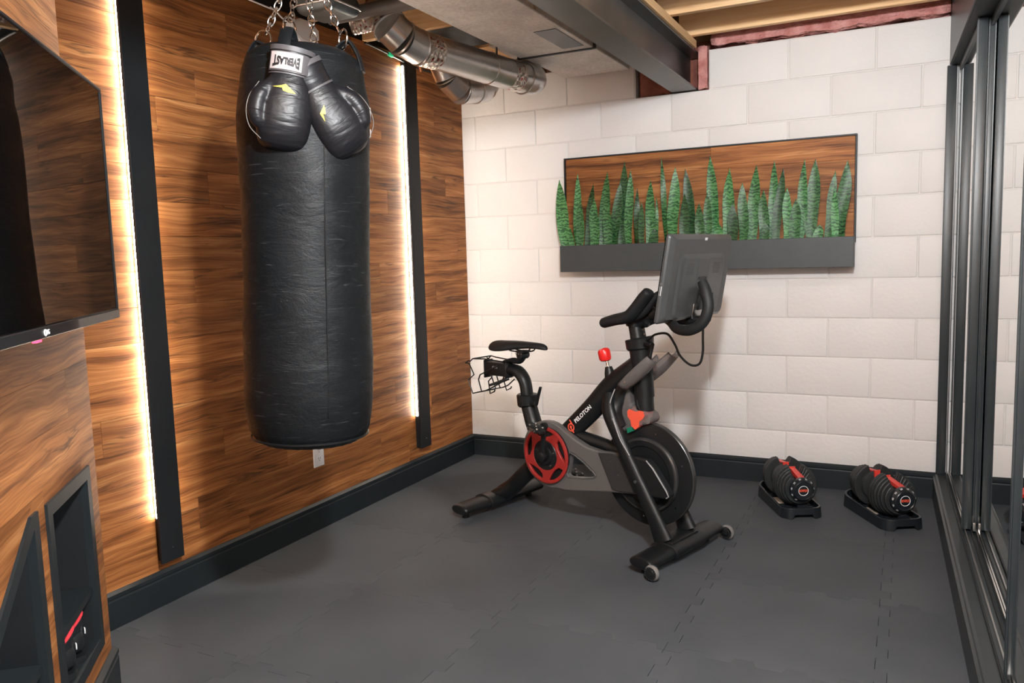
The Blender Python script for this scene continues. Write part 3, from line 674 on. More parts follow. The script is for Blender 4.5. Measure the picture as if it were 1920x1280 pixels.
# ================================================================== LIGHT BARS
def light_bar(y0, y1, zb, zt, zl, label):
    yc = (y0+y1)/2; h = (y1-y0)/2
    t = empty('light_bar', label, 'light bar', (0, yc, zb), group='backlit bars on the wood wall')
    G().box((.040, -h, 0), (.052, h, zt-zb), bev=.001, seg=1).obj('face_board', TRIM2, t)
    G().box((.0005, -h+.024, .0), (.0398, h-.024, zt-zb)).obj('spacer_board', TRIM2, t)
    for s in (-1, 1):
        y = s*(h-.024)
        G().box((.006, min(y, y+s*.002), zl-zb), (.018, max(y, y+s*.002), zt-zb-.01)).obj('led_tape', LED, t)
    G().cyl((.0521, .0, .05), (.0530, .0, .05), .003, n=8).obj('screw', ALU, t)
    return t
light_bar(-2.438, -2.338, .172, 2.35, .335, 'black backlit light bar on the wood wall nearest the television')
light_bar(-.680, -.580, .195, 2.31, .375, 'black backlit light bar on the wood wall nearest the white corner')
# outlet
ot = empty('wall_outlet', 'white two-socket outlet low on the wood wall under the bag', 'outlet', (0, -1.495, .355))
G().box((.0003, -.036, -.058), (.006, .036, .058), bev=.002).obj('cover_plate', PLASTICW, ot)
for zz in (-.02, .02):
    g = G(); g.plate([(.016*math.cos(R(a)), .014*math.sin(R(a))+zz) for a in range(0, 360, 30)], (), .0061, .0075, mxo); s = g.obj('socket', PLASTICW, ot, smooth=False)
    g = G(); g.box((.0076, -.007, zz-.002), (.0079, -.005, zz+.006)); g.box((.0076, .005, zz-.002), (.0079, .007, zz+.006)); g.box((.0076, -.002, zz-.010), (.0079, .002, zz-.006)); g.obj('slot', INK, s)
# ================================================================== NICHES WITH SHOES
def rot_local(o): o.location = C0; o.rotation_euler = wc.rotation_euler
def niche(name, poly, label, shelves):
    t = empty(name, label, 'cubby', C0, math.atan2(D3.y, D3.x))
    cx = sum(p[0] for p in poly)/len(poly); cz = sum(p[1] for p in poly)/len(poly)
    # inset polygon
    def inset(poly, d):
        n = len(poly); out = []
        ln = []
        for i in range(n):
            a, b = V(poly[i]), V(poly[(i+1) % n]); e = (b-a).normalized(); nn = V((-e.y, e.x)); ln.append((a+nn*d, e))
        for i in range(n):
            p, e = ln[i-1]; q, f = ln[i]; den = e.x*f.y-e.y*f.x; tt = ((q.x-p.x)*f.y-(q.y-p.y)*f.x)/den; out.append((p.x+e.x*tt, p.y+e.y*tt))
        return out
    p = poly; q = inset(poly, .034); nme = ['bottom', 'left', 'top', 'right']
    for i in range(len(p)):
        a, b, c, d = p[i], p[(i+1) % len(p)], q[(i+1) % len(p)], q[i]
        if (V(a)-V(b)).length < .03: pass
        wplate([a, b, c, d], SGN*.007, SGN*-.012, 'frame_board', TRIM, t)
        # liner going into the wall
        dv = (V(c)-V(d)); e = dv.normalized(); nn = V((e.y, -e.x))*.012
        wplate([d, c, (c[0]+nn.x, c[1]+nn.y), (d[0]+nn.x, d[1]+nn.y)], SGN*-.012, SGN*-.30, 'side_panel', TRIM2, t)
    wplate(inset(poly, .02), SGN*-.30, SGN*-.31, 'back_panel', TRIM2, t)
    for z, x0, x1 in shelves:
        wplate([(x0, z-.02), (x1, z-.02), (x1, z), (x0, z)], SGN*-.004, SGN*-.299, 'shelf', TRIM, t)
    return t
n1 = niche('shoe_cubby', niche1, 'tall black-framed wall cubby with one shelf, holding the sneakers', [(.372, .127, .441)])
n2 = niche('shoe_cubby', niche2, 'black-framed triangular wall cubby left of the tall shoe cubby', [(.372, .575, .96)])
def sneaker(name, label, lx, depth, rz):
    """local x from heel(0) toward toe(+), placed in the tall cubby; lx along wall, depth into wall"""
    t = empty(name, label, 'shoe', C0+D3*lx-n3*depth+V((0, 0, .2195)), math.atan2(-n3.y, -n3.x)+rz, group='pair of black and red sneakers')
    Ln = .285
    secs = [(0.0, .012, .030, .050, .01), (.008, .028, .008, .075, .0), (.03, .036, .004, .088, 0), (.07, .038, .004, .078, 0), (.11, .038, .004, .070, 0), (.16, .044, .004, .064, 0), (.21, .049, .004, .050, 0), (.25, .044, .004, .038, 0), (.275, .026, .008, .028, 0), (.284, .01, .012, .02, 0)]
    g = G(); rings = []
    for x, hw, zb, zt, _ in secs:
        zb += .012; zt += .012; ring = []
        for k in range(16):
            a = 2*math.pi*k/16; c, s = math.cos(a), math.sin(a)
            yy = hw*math.copysign(abs(c)**.75, c)*(1-.25*max(0, s)); zz = (zb+zt)/2+(zt-zb)/2*math.copysign(abs(s)**.8, s)
            ring.append(g.bm.verts.new((x, yy, zz)))
        rings.append(ring)
    for a, b in zip(rings, rings[1:]):
        for k in range(16): g.bm.faces.new((a[k], a[(k+1) % 16], b[(k+1) % 16], b[k]))
    g.bm.faces.new(rings[0][::-1]); g.bm.faces.new(rings[-1])
    o = g.obj('upper', SHOE, t, angle=80); mod(o, 'SUBSURF', levels=1, render_levels=1)
    # sole
    out = [(x, -hw-.003) for x, hw, *_ in secs]+[(x, hw+.003) for x, hw, *_ in secs[::-1]]
    G().plate(out, (), 0, .016).obj('sole', SHOE, t)
    g = G(); g.plate([(x*1.0, y*1.0) for x, y in out], (), .016, .0172); g.obj('sole_seam', SHOE, t)
    # collar: saddle shaped red ring, high at heel
    pts = []
    for k in range(24):
        a = 2*math.pi*k/24; x = .074-.068*math.cos(a); y = .034*math.sin(a)*(1-.1*math.cos(a)); z = .094+.030*max(0, math.cos(a))**1.5-.012*abs(math.sin(a))**2+(.016 if math.cos(a) < -.6 else 0)
        pts.append((x, y, z))
    G().sweep(pts, .0085, 8, closed=True).obj('collar', SHOER, t)
    g = G(); c = g.bm.verts.new((.07, 0, .078)); vs_ = [g.bm.verts.new((p[0], p[1], p[2]-.001)) for p in pts]; v2 = [g.bm.verts.new((.074+(p[0]-.074)*.85, p[1]*.8, p[2]-.016)) for p in pts]
    for k in range(24): g.bm.faces.new((vs_[k], vs_[(k+1) % 24], v2[(k+1) % 24], v2[k])); g.bm.faces.new((v2[k], v2[(k+1) % 24], c))
    o = g.obj('lining', SHOER, t)
    # side wall filling between upper and collar
    g = G(); a = [g.bm.verts.new((p[0]-(.004 if p[0] < .07 else -.002), p[1]*1.10, p[2]-.008)) for p in pts]; b = [g.bm.verts.new((.068+(p[0]-.068)*1.05, p[1]*1.2, .055)) for p in pts]
    for k in range(24): g.bm.faces.new((a[k], a[(k+1) % 24], b[(k+1) % 24], b[k]))
    g.obj('heel_counter', SHOE, t)
    g = G(); g.box((-.004, -.005, .064), (-.001, .005, .080), bev=.001); g.obj('heel_patch', WPRINT, t)
    g = G(); g.sweep([(.10+.03*i, (.03+.004*i)*1, .085-.008*i) for i in range(3)]+[(.16, 0, .078)], .002, 6); g.obj('lace', SHOE, t)
    return t
sneaker('sneaker', 'black sneaker with red lining on the left of the pair', .322, .006, R(24))
sneaker('sneaker', 'black sneaker with red lining on the right of the pair', .230, .008, R(24))
# ================================================================== TELEVISION
tvo = .170
tv = empty('television', 'large black flat television mounted on the angled wood wall', 'television', C0+n3*tvo+V((0, 0, 1.140)), math.atan2(D3.y, D3.x)-R(1.0))
TS0, TS1, TZ = .335, 1.445, .560      # along wall, height
def tvb(a, b, name, mt, par=tv, bev=.002):
    y0, y1 = sorted((SGN*a[1], SGN*b[1])); return G().box((a[0], y0, a[2]), (b[0], y1, b[2]), bev=bev, seg=1).obj(name, mt, par)
tvb((TS0, -.035, 0), (TS1, -.002, TZ), 'back_shell', BLKP)
tvb((TS0+.008, -.0015, .024), (TS1-.008, 0, TZ-.008), 'screen', TVG, bev=0)
tvb((TS0, -.0018, 0), (TS1, .004, .022), 'lower_bezel', BLKP)
tvb((TS0, -.0018, TZ-.008), (TS1, .003, TZ), 'upper_bezel', BLKP)
tvb((TS0, -.0018, .022), (TS0+.008, .003, TZ-.008), 'side_bezel', BLKP)
tvb((TS1-.008, -.0018, .022), (TS1, .003, TZ-.008), 'side_bezel', BLKP)
tvb((.70, -.160, .18), (1.10, -.036, .42), 'wall_mount', BLKP)
xl = .895
tf = frame((xl, SGN*.0046, .0105), (SGN*-1 if False else -1 if SGN > 0 else 1, 0, 0), (0, 0, 1), (0, SGN, 0))
lg = text_obj('LG', .013, WPRINT, 'brand_text', tv, tf @ M.Translation((.010, 0, 0)))
G().torus(tf @ V((-.006, 0, 0)), (0, 1, 0), .0055, .0013, 20, 6).obj('brand_ring', WPRINT, tv)
tvb((xl+.0, -.012, -.006), (xl+.030, -.004, -.0005), 'standby_light', REDLED, bev=.001)
# ================================================================== WALL PLANTER
pl = empty('wall_planter', 'wide wood-backed wall planter in thin dark frame with charcoal trough', 'planter', (1.46, 0, 1.16))
PX0, PX1 = .690-1.46, 2.247-1.46; PB, PT = .0, 1.812-1.16
# backing planks
for r0_, (a, b) in enumerate(((.15, .27), (.27, .40), (.40, .53), (.53, .645))):
    xs = [PX0+.006, PX0+.50+.31*((r0_*1.7) % 2), PX1-.006]
    for xa, xb in zip(xs, xs[1:]):
        if xb-xa > .05: link('plank', plank_mesh(xb-xa-.0006, b-a-.0006, .012), None, pl, ((xa+xb)/2, -.030, (a+b)/2))
for nm, a, b in (('frame_rail', (PX0-.003, -.038, PT-.008), (PX1+.003, -.003, PT)), ('frame_stile', (PX0-.003, -.038, .12), (PX0+.005, -.003, PT-.008)), ('frame_stile', (PX1-.005, -.038, .12), (PX1+.003, -.003, PT-.008))):
    G().box(a, b, bev=.001, seg=1).obj(nm, TRIM, pl)
g = G(); g.box((PX0, -.130, 0), (PX1, -.122, .150), bev=.0015, seg=1); g.obj('front_board', BOXP, pl)
for a, b in (((PX0, -.122, .0), (PX0+.008, -.018, .150)), ((PX1-.008, -.122, 0), (PX1, -.018, .150))): G().box(a, b, bev=.001, seg=1).obj('end_board', BOXP, pl)
G().box((PX0+.008, -.122, 0), (PX1-.008, -.003, .008)).obj('bottom_board', BOXP, pl)
G().box((PX0+.008, -.1218, .105), (PX1-.008, -.032, .125)).obj('soil', SUBF, pl)
G().box((PX0+.008, -.0165, .008), (PX1-.008, -.003, .149)).obj('back_board', BOXP, pl)
LV = [(0.676, 1.69, 0.71, 0.064), (0.783, 1.719, 0.78, 0.04), (0.803, 1.57, 0.791, 0.044), (0.881, 1.655, 0.833, 0.047), (0.885, 1.572, 0.878, 0.051), (0.961, 1.718, 0.927, 0.053), (0.962, 1.575, 0.961, 0.046), (1.039, 1.656, 0.999, 0.05), (1.066, 1.767, 1.044, 0.054), (1.1, 1.717, 1.086, 0.041), (1.143, 1.611, 1.134, 0.029), (1.214, 1.653, 1.203, 0.048), (1.171, 1.535, 1.174, 0.03), (1.252, 1.563, 1.257, 0.014), (1.243, 1.386, 1.242, 0.046), (1.268, 1.774, 1.295, 0.026), (1.353, 1.715, 1.343, 0.054), (1.407, 1.7, 1.451, 0.05), (1.411, 1.567, 1.409, 0.046), (1.484, 1.513, 1.488, 0.042), (1.531, 1.762, 1.561, 0.052), (1.526, 1.57, 1.53, 0.04), (1.591, 1.399, 1.589, 0.044), (1.638, 1.683, 1.62, 0.053), (1.66, 1.499, 1.656, 0.049), (1.704, 1.607, 1.705, 0.045), (1.778, 1.692, 1.753, 0.053), (1.812, 1.563, 1.805, 0.045), (1.826, 1.395, 1.825, 0.043), (1.863, 1.709, 1.861, 0.042), (1.912, 1.667, 1.878, 0.041), (1.928, 1.567, 1.929, 0.042), (2.008, 1.702, 1.983, 0.041), (1.977, 1.508, 1.972, 0.048), (2.063, 1.702, 2.049, 0.058), (2.089, 1.373, 2.086, 0.04), (2.153, 1.636, 2.114, 0.04), (2.155, 1.548, 2.158, 0.031), (2.214, 1.684, 2.186, 0.056), (0.745, 1.416, 0.748, 0.03)]
sp = empty('snake_plants', 'row of upright dark green banded snake plant leaves in the trough', 'plant', (1.46, -.08, 1.27))
random.seed(11)
order = sorted(range(len(LV)), key=lambda i: -LV[i][1])
depth = {}
for r0_, i in enumerate(order): depth[i] = .030-.062*(r0_/len(LV))+random.uniform(-.006, .006)
for i, (tx, tz, bx, wd) in enumerate(LV):
    x0, z0 = bx-1.46, .0; x1, z1 = tx-1.46, tz-1.27; H = z1-z0; N = 18
    bow = random.uniform(-.16, .16)*wd*3; tw = random.uniform(-.35, .35); y0 = depth[i]; lean = random.uniform(-.012, .006)
    if wd < .03: tw = .9
    g = G(); rows = []
    base = V((x0, y0, z0))
    for k in range(N+1):
        t = k/N
        wp = (.62+.38*math.sin(min(t/.5, 1)*math.pi/2)) if t < .5 else max(0, 1-((t-.5)/.5)**2.1)
        if t > .93: wp *= (1-t)/.07*.9+.1
        hw = wd*.59*wp+.0006; c = V((x0+(x1-x0)*t**1.15+bow*math.sin(t*math.pi)*.5+.25*bow*math.sin(t*math.pi*2.2), y0+lean*t, z0+H*t))
        a = tw*(t-.5)*2; dx = V((math.cos(a), math.sin(a), 0)); dn = V((-math.sin(a), math.cos(a), 0)); fold = .22*hw
        rows.append([g.bm.verts.new(c+dx*(hw*u)+dn*(fold*(abs(u)*-1+.3))+dn*th-base) for u, th in ((-1, 0), (-.5, .0012), (0, .0018), (.5, .0012), (1, 0), (.5, -.0012), (0, -.0018), (-.5, -.0012))])
    for a, b in zip(rows, rows[1:]):
        for k in range(8): g.bm.faces.new((a[k], a[(k+1) % 8], b[(k+1) % 8], b[k]))
    g.bm.faces.new(rows[0][::-1]); g.bm.faces.new(rows[-1])
    g.obj('leaf', LEAF, sp, base, angle=80)
# ================================================================== HEAVY BAG
BB, BT = V((.850, -2.511, .712)), V((.880, -2.482, 1.885)); bax = (BT-BB); BL = bax.length
hb = empty('heavy_bag', 'tall black leather heavy bag hanging on chains before the wood wall', 'punching bag', BB)
hb.scale = (1.1,)*3; hb.rotation_mode = 'QUATERNION'; hb.rotation_quaternion = V((0, 0, 1)).rotation_difference(bax)
from mathutils import noise as NZ
prof = [(.02, .0), (.10, .002), (.128, .008), (.149, .022), (.162, .045), (.169, .08)]+[(.171+.003*math.sin(z*9), z) for z in [.12+.04*i for i in range(21)]]+[(.168, .975), (.161, 1.005), (.148, 1.035), (.12, 1.056), (.06, 1.064), (.01, 1.064)]
g = G(); g.lathe(prof, None, 72)
for v in g.bm.verts:
    rad = V((v.co.x, v.co.y, 0))
    if rad.length > .05:
        k = NZ.noise(V((v.co.x*5, v.co.y*5, v.co.z*7)))*.0035
        if v.co.z < .10: k += .0022*math.sin(math.atan2(v.co.y, v.co.x)*26)*(1-v.co.z/.10)
        if v.co.z > .9: k += .011*NZ.noise(v.co*11+V((3, 1, 0)))
        v.co += rad.normalized()*k
g.obj('bag_body', LEATHER, hb, angle=50)
# vertical seam, bottom rim stitch, side tag
cam_dir = V((.66, -.75, 0)); cam_r = V((.75, .66, 0))
g = G(); a = cam_dir*.172+cam_r*.045; a = a.normalized()*.1738
g.sweep([V((a.x, a.y, .10+.05*i)) for i in range(18)], .0014, 6); g.obj('seam', BLK, hb)
G().torus((0, 0, .026), (0, 0, 1), .158, .003, 72, 6).obj('bottom_piping', BLK, hb)
for z, hh in ((.80, .035), (.75, .02)):
    a = (cam_r*1.0+cam_dir*.15).normalized()*.175
    g = G(); g.box((-.0008, -.010, -hh/2), (.0012, .010, hh/2)); g.obj('side_tag', LABELW, hb, (a.x, a.y, z+.10), (0, 0, math.atan2(a.y, a.x)))
# rings, straps, chains
apex = V((.003, .004, 1.064+.27))
for q, th in enumerate((-18, 72, 162, 252)):
    d = (cam_dir*math.cos(R(th))+cam_r*math.sin(R(th))).normalized(); tg = V((0, 0, 1)).cross(d)
    p = d*.118+V((0, 0, 1.072)); inn = (V((0, 0, 1))*.9-d*.45).normalized()
    # strap loop
    pts = [d*.161+V((0, 0, 1.005)), d*.150+V((0, 0, 1.045)), d*.128+V((0, 0, 1.082)), d*.108+V((0, 0, 1.080)), d*.09+V((0, 0, 1.064))]
    G().sweep(spline(pts, 5), [(.006, .017)]*21, 10, upv=d).obj('strap_loop', LEATHER, hb)
    rc = p+inn*.022
    G().torus(rc, tg.lerp(d, .25 if q != 1 else .55), .0255, .0026, 32, 8).obj('ring', CHROME, hb)
    st = rc+inn*.0255; ch = link('chain', None, None, hb); ch.location = (0, 0, 0)
    dv = apex-st; nl = int(dv.length/.0215); u = dv.normalized()
    s1 = u.cross(V((0, 0, 1))).normalized(); s2 = u.cross(s1)
    for k in range(nl+1):
        c = st+dv*((k+.35)/nl); axn = s1 if k % 2 else s2
        G().torus((0, 0, 0), axn, .0085, .0019, 18, 6, sx=1, u=u).obj('link', CHROME, ch, c, smooth=True)
        L_ = ch.children[-1]; me = L_.data
        for v in me.vertices:
            al = v.co.dot(u); v.co += u*(al*.75)
g = G(); g.torus(apex+V((0, 0, .01)), (0, 1, 0), .016, .003, 24, 8); g.cyl(apex+V((0, 0, .025)), apex+V((0, 0, .085)), .007, n=12); g.torus(apex+V((0, 0, .098)), (1, 0, 0), .014, .003, 24, 8); g.obj('swivel', CHROME, hb)
g = G(); g.cyl(apex+V((0, 0, .105)), apex+V((0, 0, .155)), .004, n=10); g.obj('hanger_rod', CHROME, hb)
# ================================================================== GLOVES
def glove(name, label, origin, tilt, yawd, mirror=1, cuff=True):
    """local: z up toward the cuff, fist hanging down, x sideways, -y toward the viewer"""
    t = empty(name, label, 'boxing glove', origin, 0, 'pair of black boxing gloves over the bag')
    face = V((cam_dir.x, cam_dir.y, 0)).normalized(); yaw = math.atan2(face.y, face.x)+math.pi/2
    t.scale = (.94,)*3; mm = M.Rotation(yaw+R(yawd), 4, 'Z') @ M.Rotation(R(tilt), 4, 'Y'); t.rotation_euler = mm.to_euler()
    # hand body
    S = [(.030, .052, .038, 0, 0), (.0, .062, .044, 0, 0), (-.03, .071, .048, -.001, 0), (-.06, .076, .052, -.002, 0), (-.09, .078, .055, -.002, 0), (-.12, .077, .055, -.002, .002), (-.150, .073, .052, -.002, .006), (-.172, .064, .045, -.002, .012), (-.184, .050, .034, 0, .018), (-.189, .028, .018, 0, .022)]
    g = G(); rings = []
    for z, a, b, cx, cy in S:
        ring = []
        for k in range(28):
            an = 2*math.pi*k/28; c, s = math.cos(an), math.sin(an)
            ring.append(g.bm.verts.new((mirror*(cx+a*math.copysign(abs(c)**.85, c)), cy+b*math.copysign(abs(s)**.8, s), z)))
        rings.append(ring)
    for a, b in zip(rings, rings[1:]):
        for k in range(28): g.bm.faces.new((a[k], a[(k+1) % 28], b[(k+1) % 28], b[k]))
    g.bm.faces.new(rings[0][::-1]); g.bm.faces.new(rings[-1])
    # thumb lobe fused on
    g.sweep(spline([(-.040*mirror, -.012, .0), (-.074*mirror, -.020, -.045), (-.080*mirror, -.024, -.09), (-.070*mirror, -.026, -.125), (-.064*mirror, -.026, -.137)], 5), lerp_list([.020, .027, .027, .020, .006], 5), 16)
    o = g.obj('mitt', GLOVE, t, angle=180); mod(o, 'REMESH', mode='VOXEL', voxel_size=.0045, use_smooth_shade=True); mod(o, 'SMOOTH', iterations=5, factor=.6)
    # piping line between thumb and palm
    pp = spline([(-.045*mirror, -.036, .02), (-.066*mirror, -.046, -.03), (-.074*mirror, -.050, -.09), (-.060*mirror, -.050, -.14), (-.02*mirror, -.044, -.168), (.03*mirror, -.040, -.172), (.062*mirror, -.034, -.150)], 6)
    pp = spline([(-.082*mirror, -.026, -.01), (-.104*mirror, -.028, -.055), (-.107*mirror, -.030, -.10), (-.093*mirror, -.030, -.14), (-.060*mirror, -.030, -.168)], 6)
    G().sweep(pp, .0013, 6).obj('piping', PIPING, t)
    # cuff
    g = G(); g.sweep([(0, 0, .022), (0, 0, .045), (0, 0, .075), (0, 0, .100), (0, 0, .104), (0, 0, .100), (0, 0, .05)], [(.040, .056), (.042, .058), (.042, .060), (.043, .062), (.040, .059), (.036, .055), (.034, .05)], 32, upv=(0, 1, 0)); g.obj('cuff', GLOVE, t)
    G().sweep([(0, 0, .088), (0, 0, .102)], [(.0445, .0640), (.0445, .0640)], 32, upv=(0, 1, 0)).obj('cuff_binding', GLOVE_P, t)
    g = G(); g.sweep([(0, 0, .022), (0, 0, .028)], [(.044, .0605), (.044, .0605)], 32, upv=(0, 1, 0)); g.obj('cuff_edge', GLOVE_P, t)
    if cuff:
        # wrap strap with woven label, follows the cuff curve
        def arc(x, off): return -.0445*math.sqrt(max(0, 1-(x/.0645)**2))-off
        def band(x0, x1, z0, z1, off, mt, nm, n=16, rnd=0):
            g = G(); top = []; bot = []
            for k in range(n+1):
                x = x0+(x1-x0)*k/n; e = 0
                if rnd: q = max(0, (x-(x1-rnd))/rnd); e = (1-math.sqrt(max(0, 1-q*q)))*(z1-z0)/2
                y = arc(max(-.0640, min(.0640, x)), off)
                top.append([g.bm.verts.new((x, y, z1-e)), g.bm.verts.new((x, y+.003, z1-e))]); bot.append([g.bm.verts.new((x, y, z0+e)), g.bm.verts.new((x, y+.003, z0+e))])
            for k in range(n):
                g.bm.faces.new((bot[k][0], bot[k+1][0], top[k+1][0], top[k][0])); g.bm.faces.new((top[k][0], top[k+1][0], top[k+1][1], top[k][1])); g.bm.faces.new((bot[k][0], bot[k][1], bot[k+1][1], bot[k+1][0]))
            return g.obj(nm, mt, t)
        band(-.060, .060, .028, .083, .004, GLOVE_P, 'wrist_strap', 24, .022)
        lb = band(-.058, .028, .032, .080, .0065, LABELW, 'label_patch')
        # words, upside down because the glove hangs by its cuff
        me = text_obj('EVERLAST', .020, INK, 'label_text', lb, M.Identity(4), sx=1, sy=1, ext=0, warp=lambda u: 1+.75*abs(u)**2.2, bold=.0009).data
        W = max(v.co.x for v in me.vertices); Hh = max(abs(v.co.y) for v in me.vertices)
        for v in me.vertices:
            x = -v.co.x/W*.037-.015; z = -v.co.y/Hh*.019+.056; v.co = V((x, arc(x, .0088), z))
        lo = lb.children[-1]
    # flying chevron mark
    def mark(ptsl):
        g = G(); vs_ = []
        for x, z in ptsl: vs_.append(g.bm.verts.new((x, 0, z)))
        g.bm.faces.new(vs_); bmesh.ops.triangulate(g.bm, faces=g.bm.faces[:])
        bmesh.ops.subdivide_edges(g.bm, edges=g.bm.edges[:], cuts=2)
        return g
    return t, mark
FACE_Y = -.060
def place_mark(t, mark, cx, cz, sc, rot=0):
    shape = [(-.034, .001), (-.010, .008), (.002, .014), (.034, -.010), (.012, -.010), (-.004, -.007), (.014, -.004), (.003, .004), (-.012, .001)]
    g = mark([(cx+sc*(x*math.cos(rot)-z*math.sin(rot)), cz+sc*(x*math.sin(rot)+z*math.cos(rot))) for x, z in shape])
    for v in g.bm.verts:
        x, z = v.co.x, v.co.z
        # hug the front of the mitt: interpolate ellipse half sizes
        S = [(.030, .052, .038), (.0, .062, .044), (-.03, .071, .048), (-.06, .076, .052), (-.09, .078, .055), (-.12, .077, .055)]
        for (za, aa, ba), (zb, ab, bb) in zip(S, S[1:]):
            if zb <= z <= za: f_ = (z-za)/(zb-za); a, b = aa+(ab-aa)*f_, ba+(bb-ba)*f_; break
        else: a, b = S[-1][1:]
        u = min(.97, abs(x)/a); s = (1-u**(2/.85))**(.8/2); v.co.y = -b*s-.0012
    g.obj('logo_print', YELLOW, t)
ga, mk = glove('boxing_glove', 'black boxing glove with upside-down white wrist label, left of the pair', (1.020, -2.7480, 1.705), 10, 3, 1)
ga.location = V((1.060, -2.735, 1.712))+cam_dir*.125
ga.location = V((.947, -2.628, 1.742))+cam_dir*.03
place_mark(ga, mk, -.012, -.020, .95, -.0)
gb, mk2 = glove('boxing_glove', 'black boxing glove tilted to the right behind the labelled glove', (1.180, -2.745, 1.675), -30, 12, -1, cuff=False)
gb.location = V((.978, -2.572, 1.715))+cam_dir*.035+cam_r*.020
place_mark(gb, mk2, -.030, -.045, .7, R(70))
# ================================================================== EXERCISE BIKE (local x forward, y away from viewer side, z up)
bk = empty('exercise_bike', 'black stationary exercise bike with big flywheel and touchscreen', 'exercise bike', (.655, -.905, 0), math.atan2(-.2995, .9541))
def B(nm, g, mt, par=None, **k): return g.obj(nm, mt, par or bk, **k)
BY = frame((0, 0, 0), (1, 0, 0), (0, 0, 1), (0, -1, 0))   # plate xy->(s,z), extrude h toward -t
# main tube
mp_ = spline([(.03, 0, .075), (.10, 0, .125), (.20, 0, .215), (.42, 0, .405), (.60, 0, .565), (.72, 0, .685), (.86, 0, .79)], 4)
B('frame_tube', G().sweep(mp_, lerp_list([(.045, .040), (.042, .036), (.042, .034), (.047, .034), (.050, .034), (.052, .036), (.045, .040)], 4), 24, upv=(-.7, 0, .7)), BLK)
B('frame_brace', G().sweep(spline([(.50, 0, .435), (.62, 0, .425), (.72, 0, .410), (.80, 0, .40)], 4), lerp_list([(.035, .028), (.03, .026), (.028, .026), (.03, .026)], 4), 16), BLK)
B('seat_tube', G().sweep([(.31, 0, .33), (.245, 0, .47), (.215, 0, .56), (.212, 0, .575)], [(.042, .040), (.042, .038), (.040, .036), (.040, .036)], 24), BLK)
hd = B('head_tube', G().sweep([(.865, 0, .885), (.870, 0, .84), (.884, 0, .70), (.888, 0, .655)], [.050, .046, .043, .042], 32), BLK)
B('head_tube_sleeve', G().sweep([(.884, 0, .665), (.886, 0, .655), (.890, 0, .602), (.890, 0, .600)], [.040, .040, .039, .036], 32), BLKP)
B('head_collar', G().sweep([(.863, 0, .905), (.864, 0, .900), (.867, 0, .862), (.868, 0, .855)], [(.054, .056), (.060, .062), (.057, .058), (.050, .052)], 28), BLKP)
B('handlebar_post', G().sweep([(.868, 0, .86), (.845, 0, .975)], [(.038, .034), (.034, .032)], 24), BLKP)
for k in range(4): B('post_bolt', G().cyl((.864-.006*k+.034, -.008, .905+.018*k), (.868-.006*k+.034, -.010, .905+.018*k), .004, n=8), ALU)
# neck junction mass + fork legs
B('fork_crown', G().sweep(spline([(.845, 0, .73), (.775, 0, .645), (.765, 0, .58), (.80, 0, .52)], 5), lerp_list([(.03, .036), (.052, .058), (.040, .088), (.026, .085)], 5), 24, upv=(1, 0, .3)), BLK)
for s in (-1, 1):
    B('fork_leg', G().sweep(spline([(.738, s*.055, .66), (.762, s*.085, .59), (.822, s*.092, .48), (.902, s*.092, .335), (.985, s*.092, .19), (1.035, s*.090, .085)], 5), lerp_list([(.028, .020), (.033, .023), (.030, .023), (.031, .022), (.034, .022), (.045, .026)], 5), 18, upv=(1, 0, .5)), BLK)
    lp = spline([(.800, s*.108, .61), (.835, s*.1135, .53), (.860, s*.1135, .47)], 5)
# stabilisers
for s0, nm in ((.0, 'rear_stabiliser'), (1.05, 'front_stabiliser')):
    g = G(); P = [-.285, -.282, -.275, -.27, -.10, .10, .27, .275, .282, .285]
    W = [.030, .048, .055, .056, .060, .060, .056, .055, .048, .030]; Hh = [.010, .020, .025, .026, .030, .030, .026, .025, .020, .010]
    g.sweep([(s0, y, .052) for y in P], [(h, w) for h, w in zip(Hh, W)], 28, upv=(0, 0, 1)); st = B(nm, g, BLK)
    g = G(); g.sweep([(s0, y, .053) for y in (-.115, -.112, .112, .115)], [(.030, .061), (.035, .066), (.035, .066), (.030, .061)], 28, upv=(0, 0, 1)); g.obj('centre_sleeve', BLK, st)
    for y in (-.225, .225):
        xs_ = s0-.01; g = G(); g.cyl((xs_, y, .0005), (xs_, y, .032), .019, .014, n=18, bev=.002); g.obj('levelling_foot', BLKR, st)
B('rear_gusset', G().sweep([(.0, 0, .07), (.07, 0, .10), (.12, 0, .15)], [(.03, .07), (.035, .045), (.035, .034)], 20), BLK)
B('front_gusset', G().box((1.00, -.10, .072), (1.085, .10, .092), bev=.008), BLK)
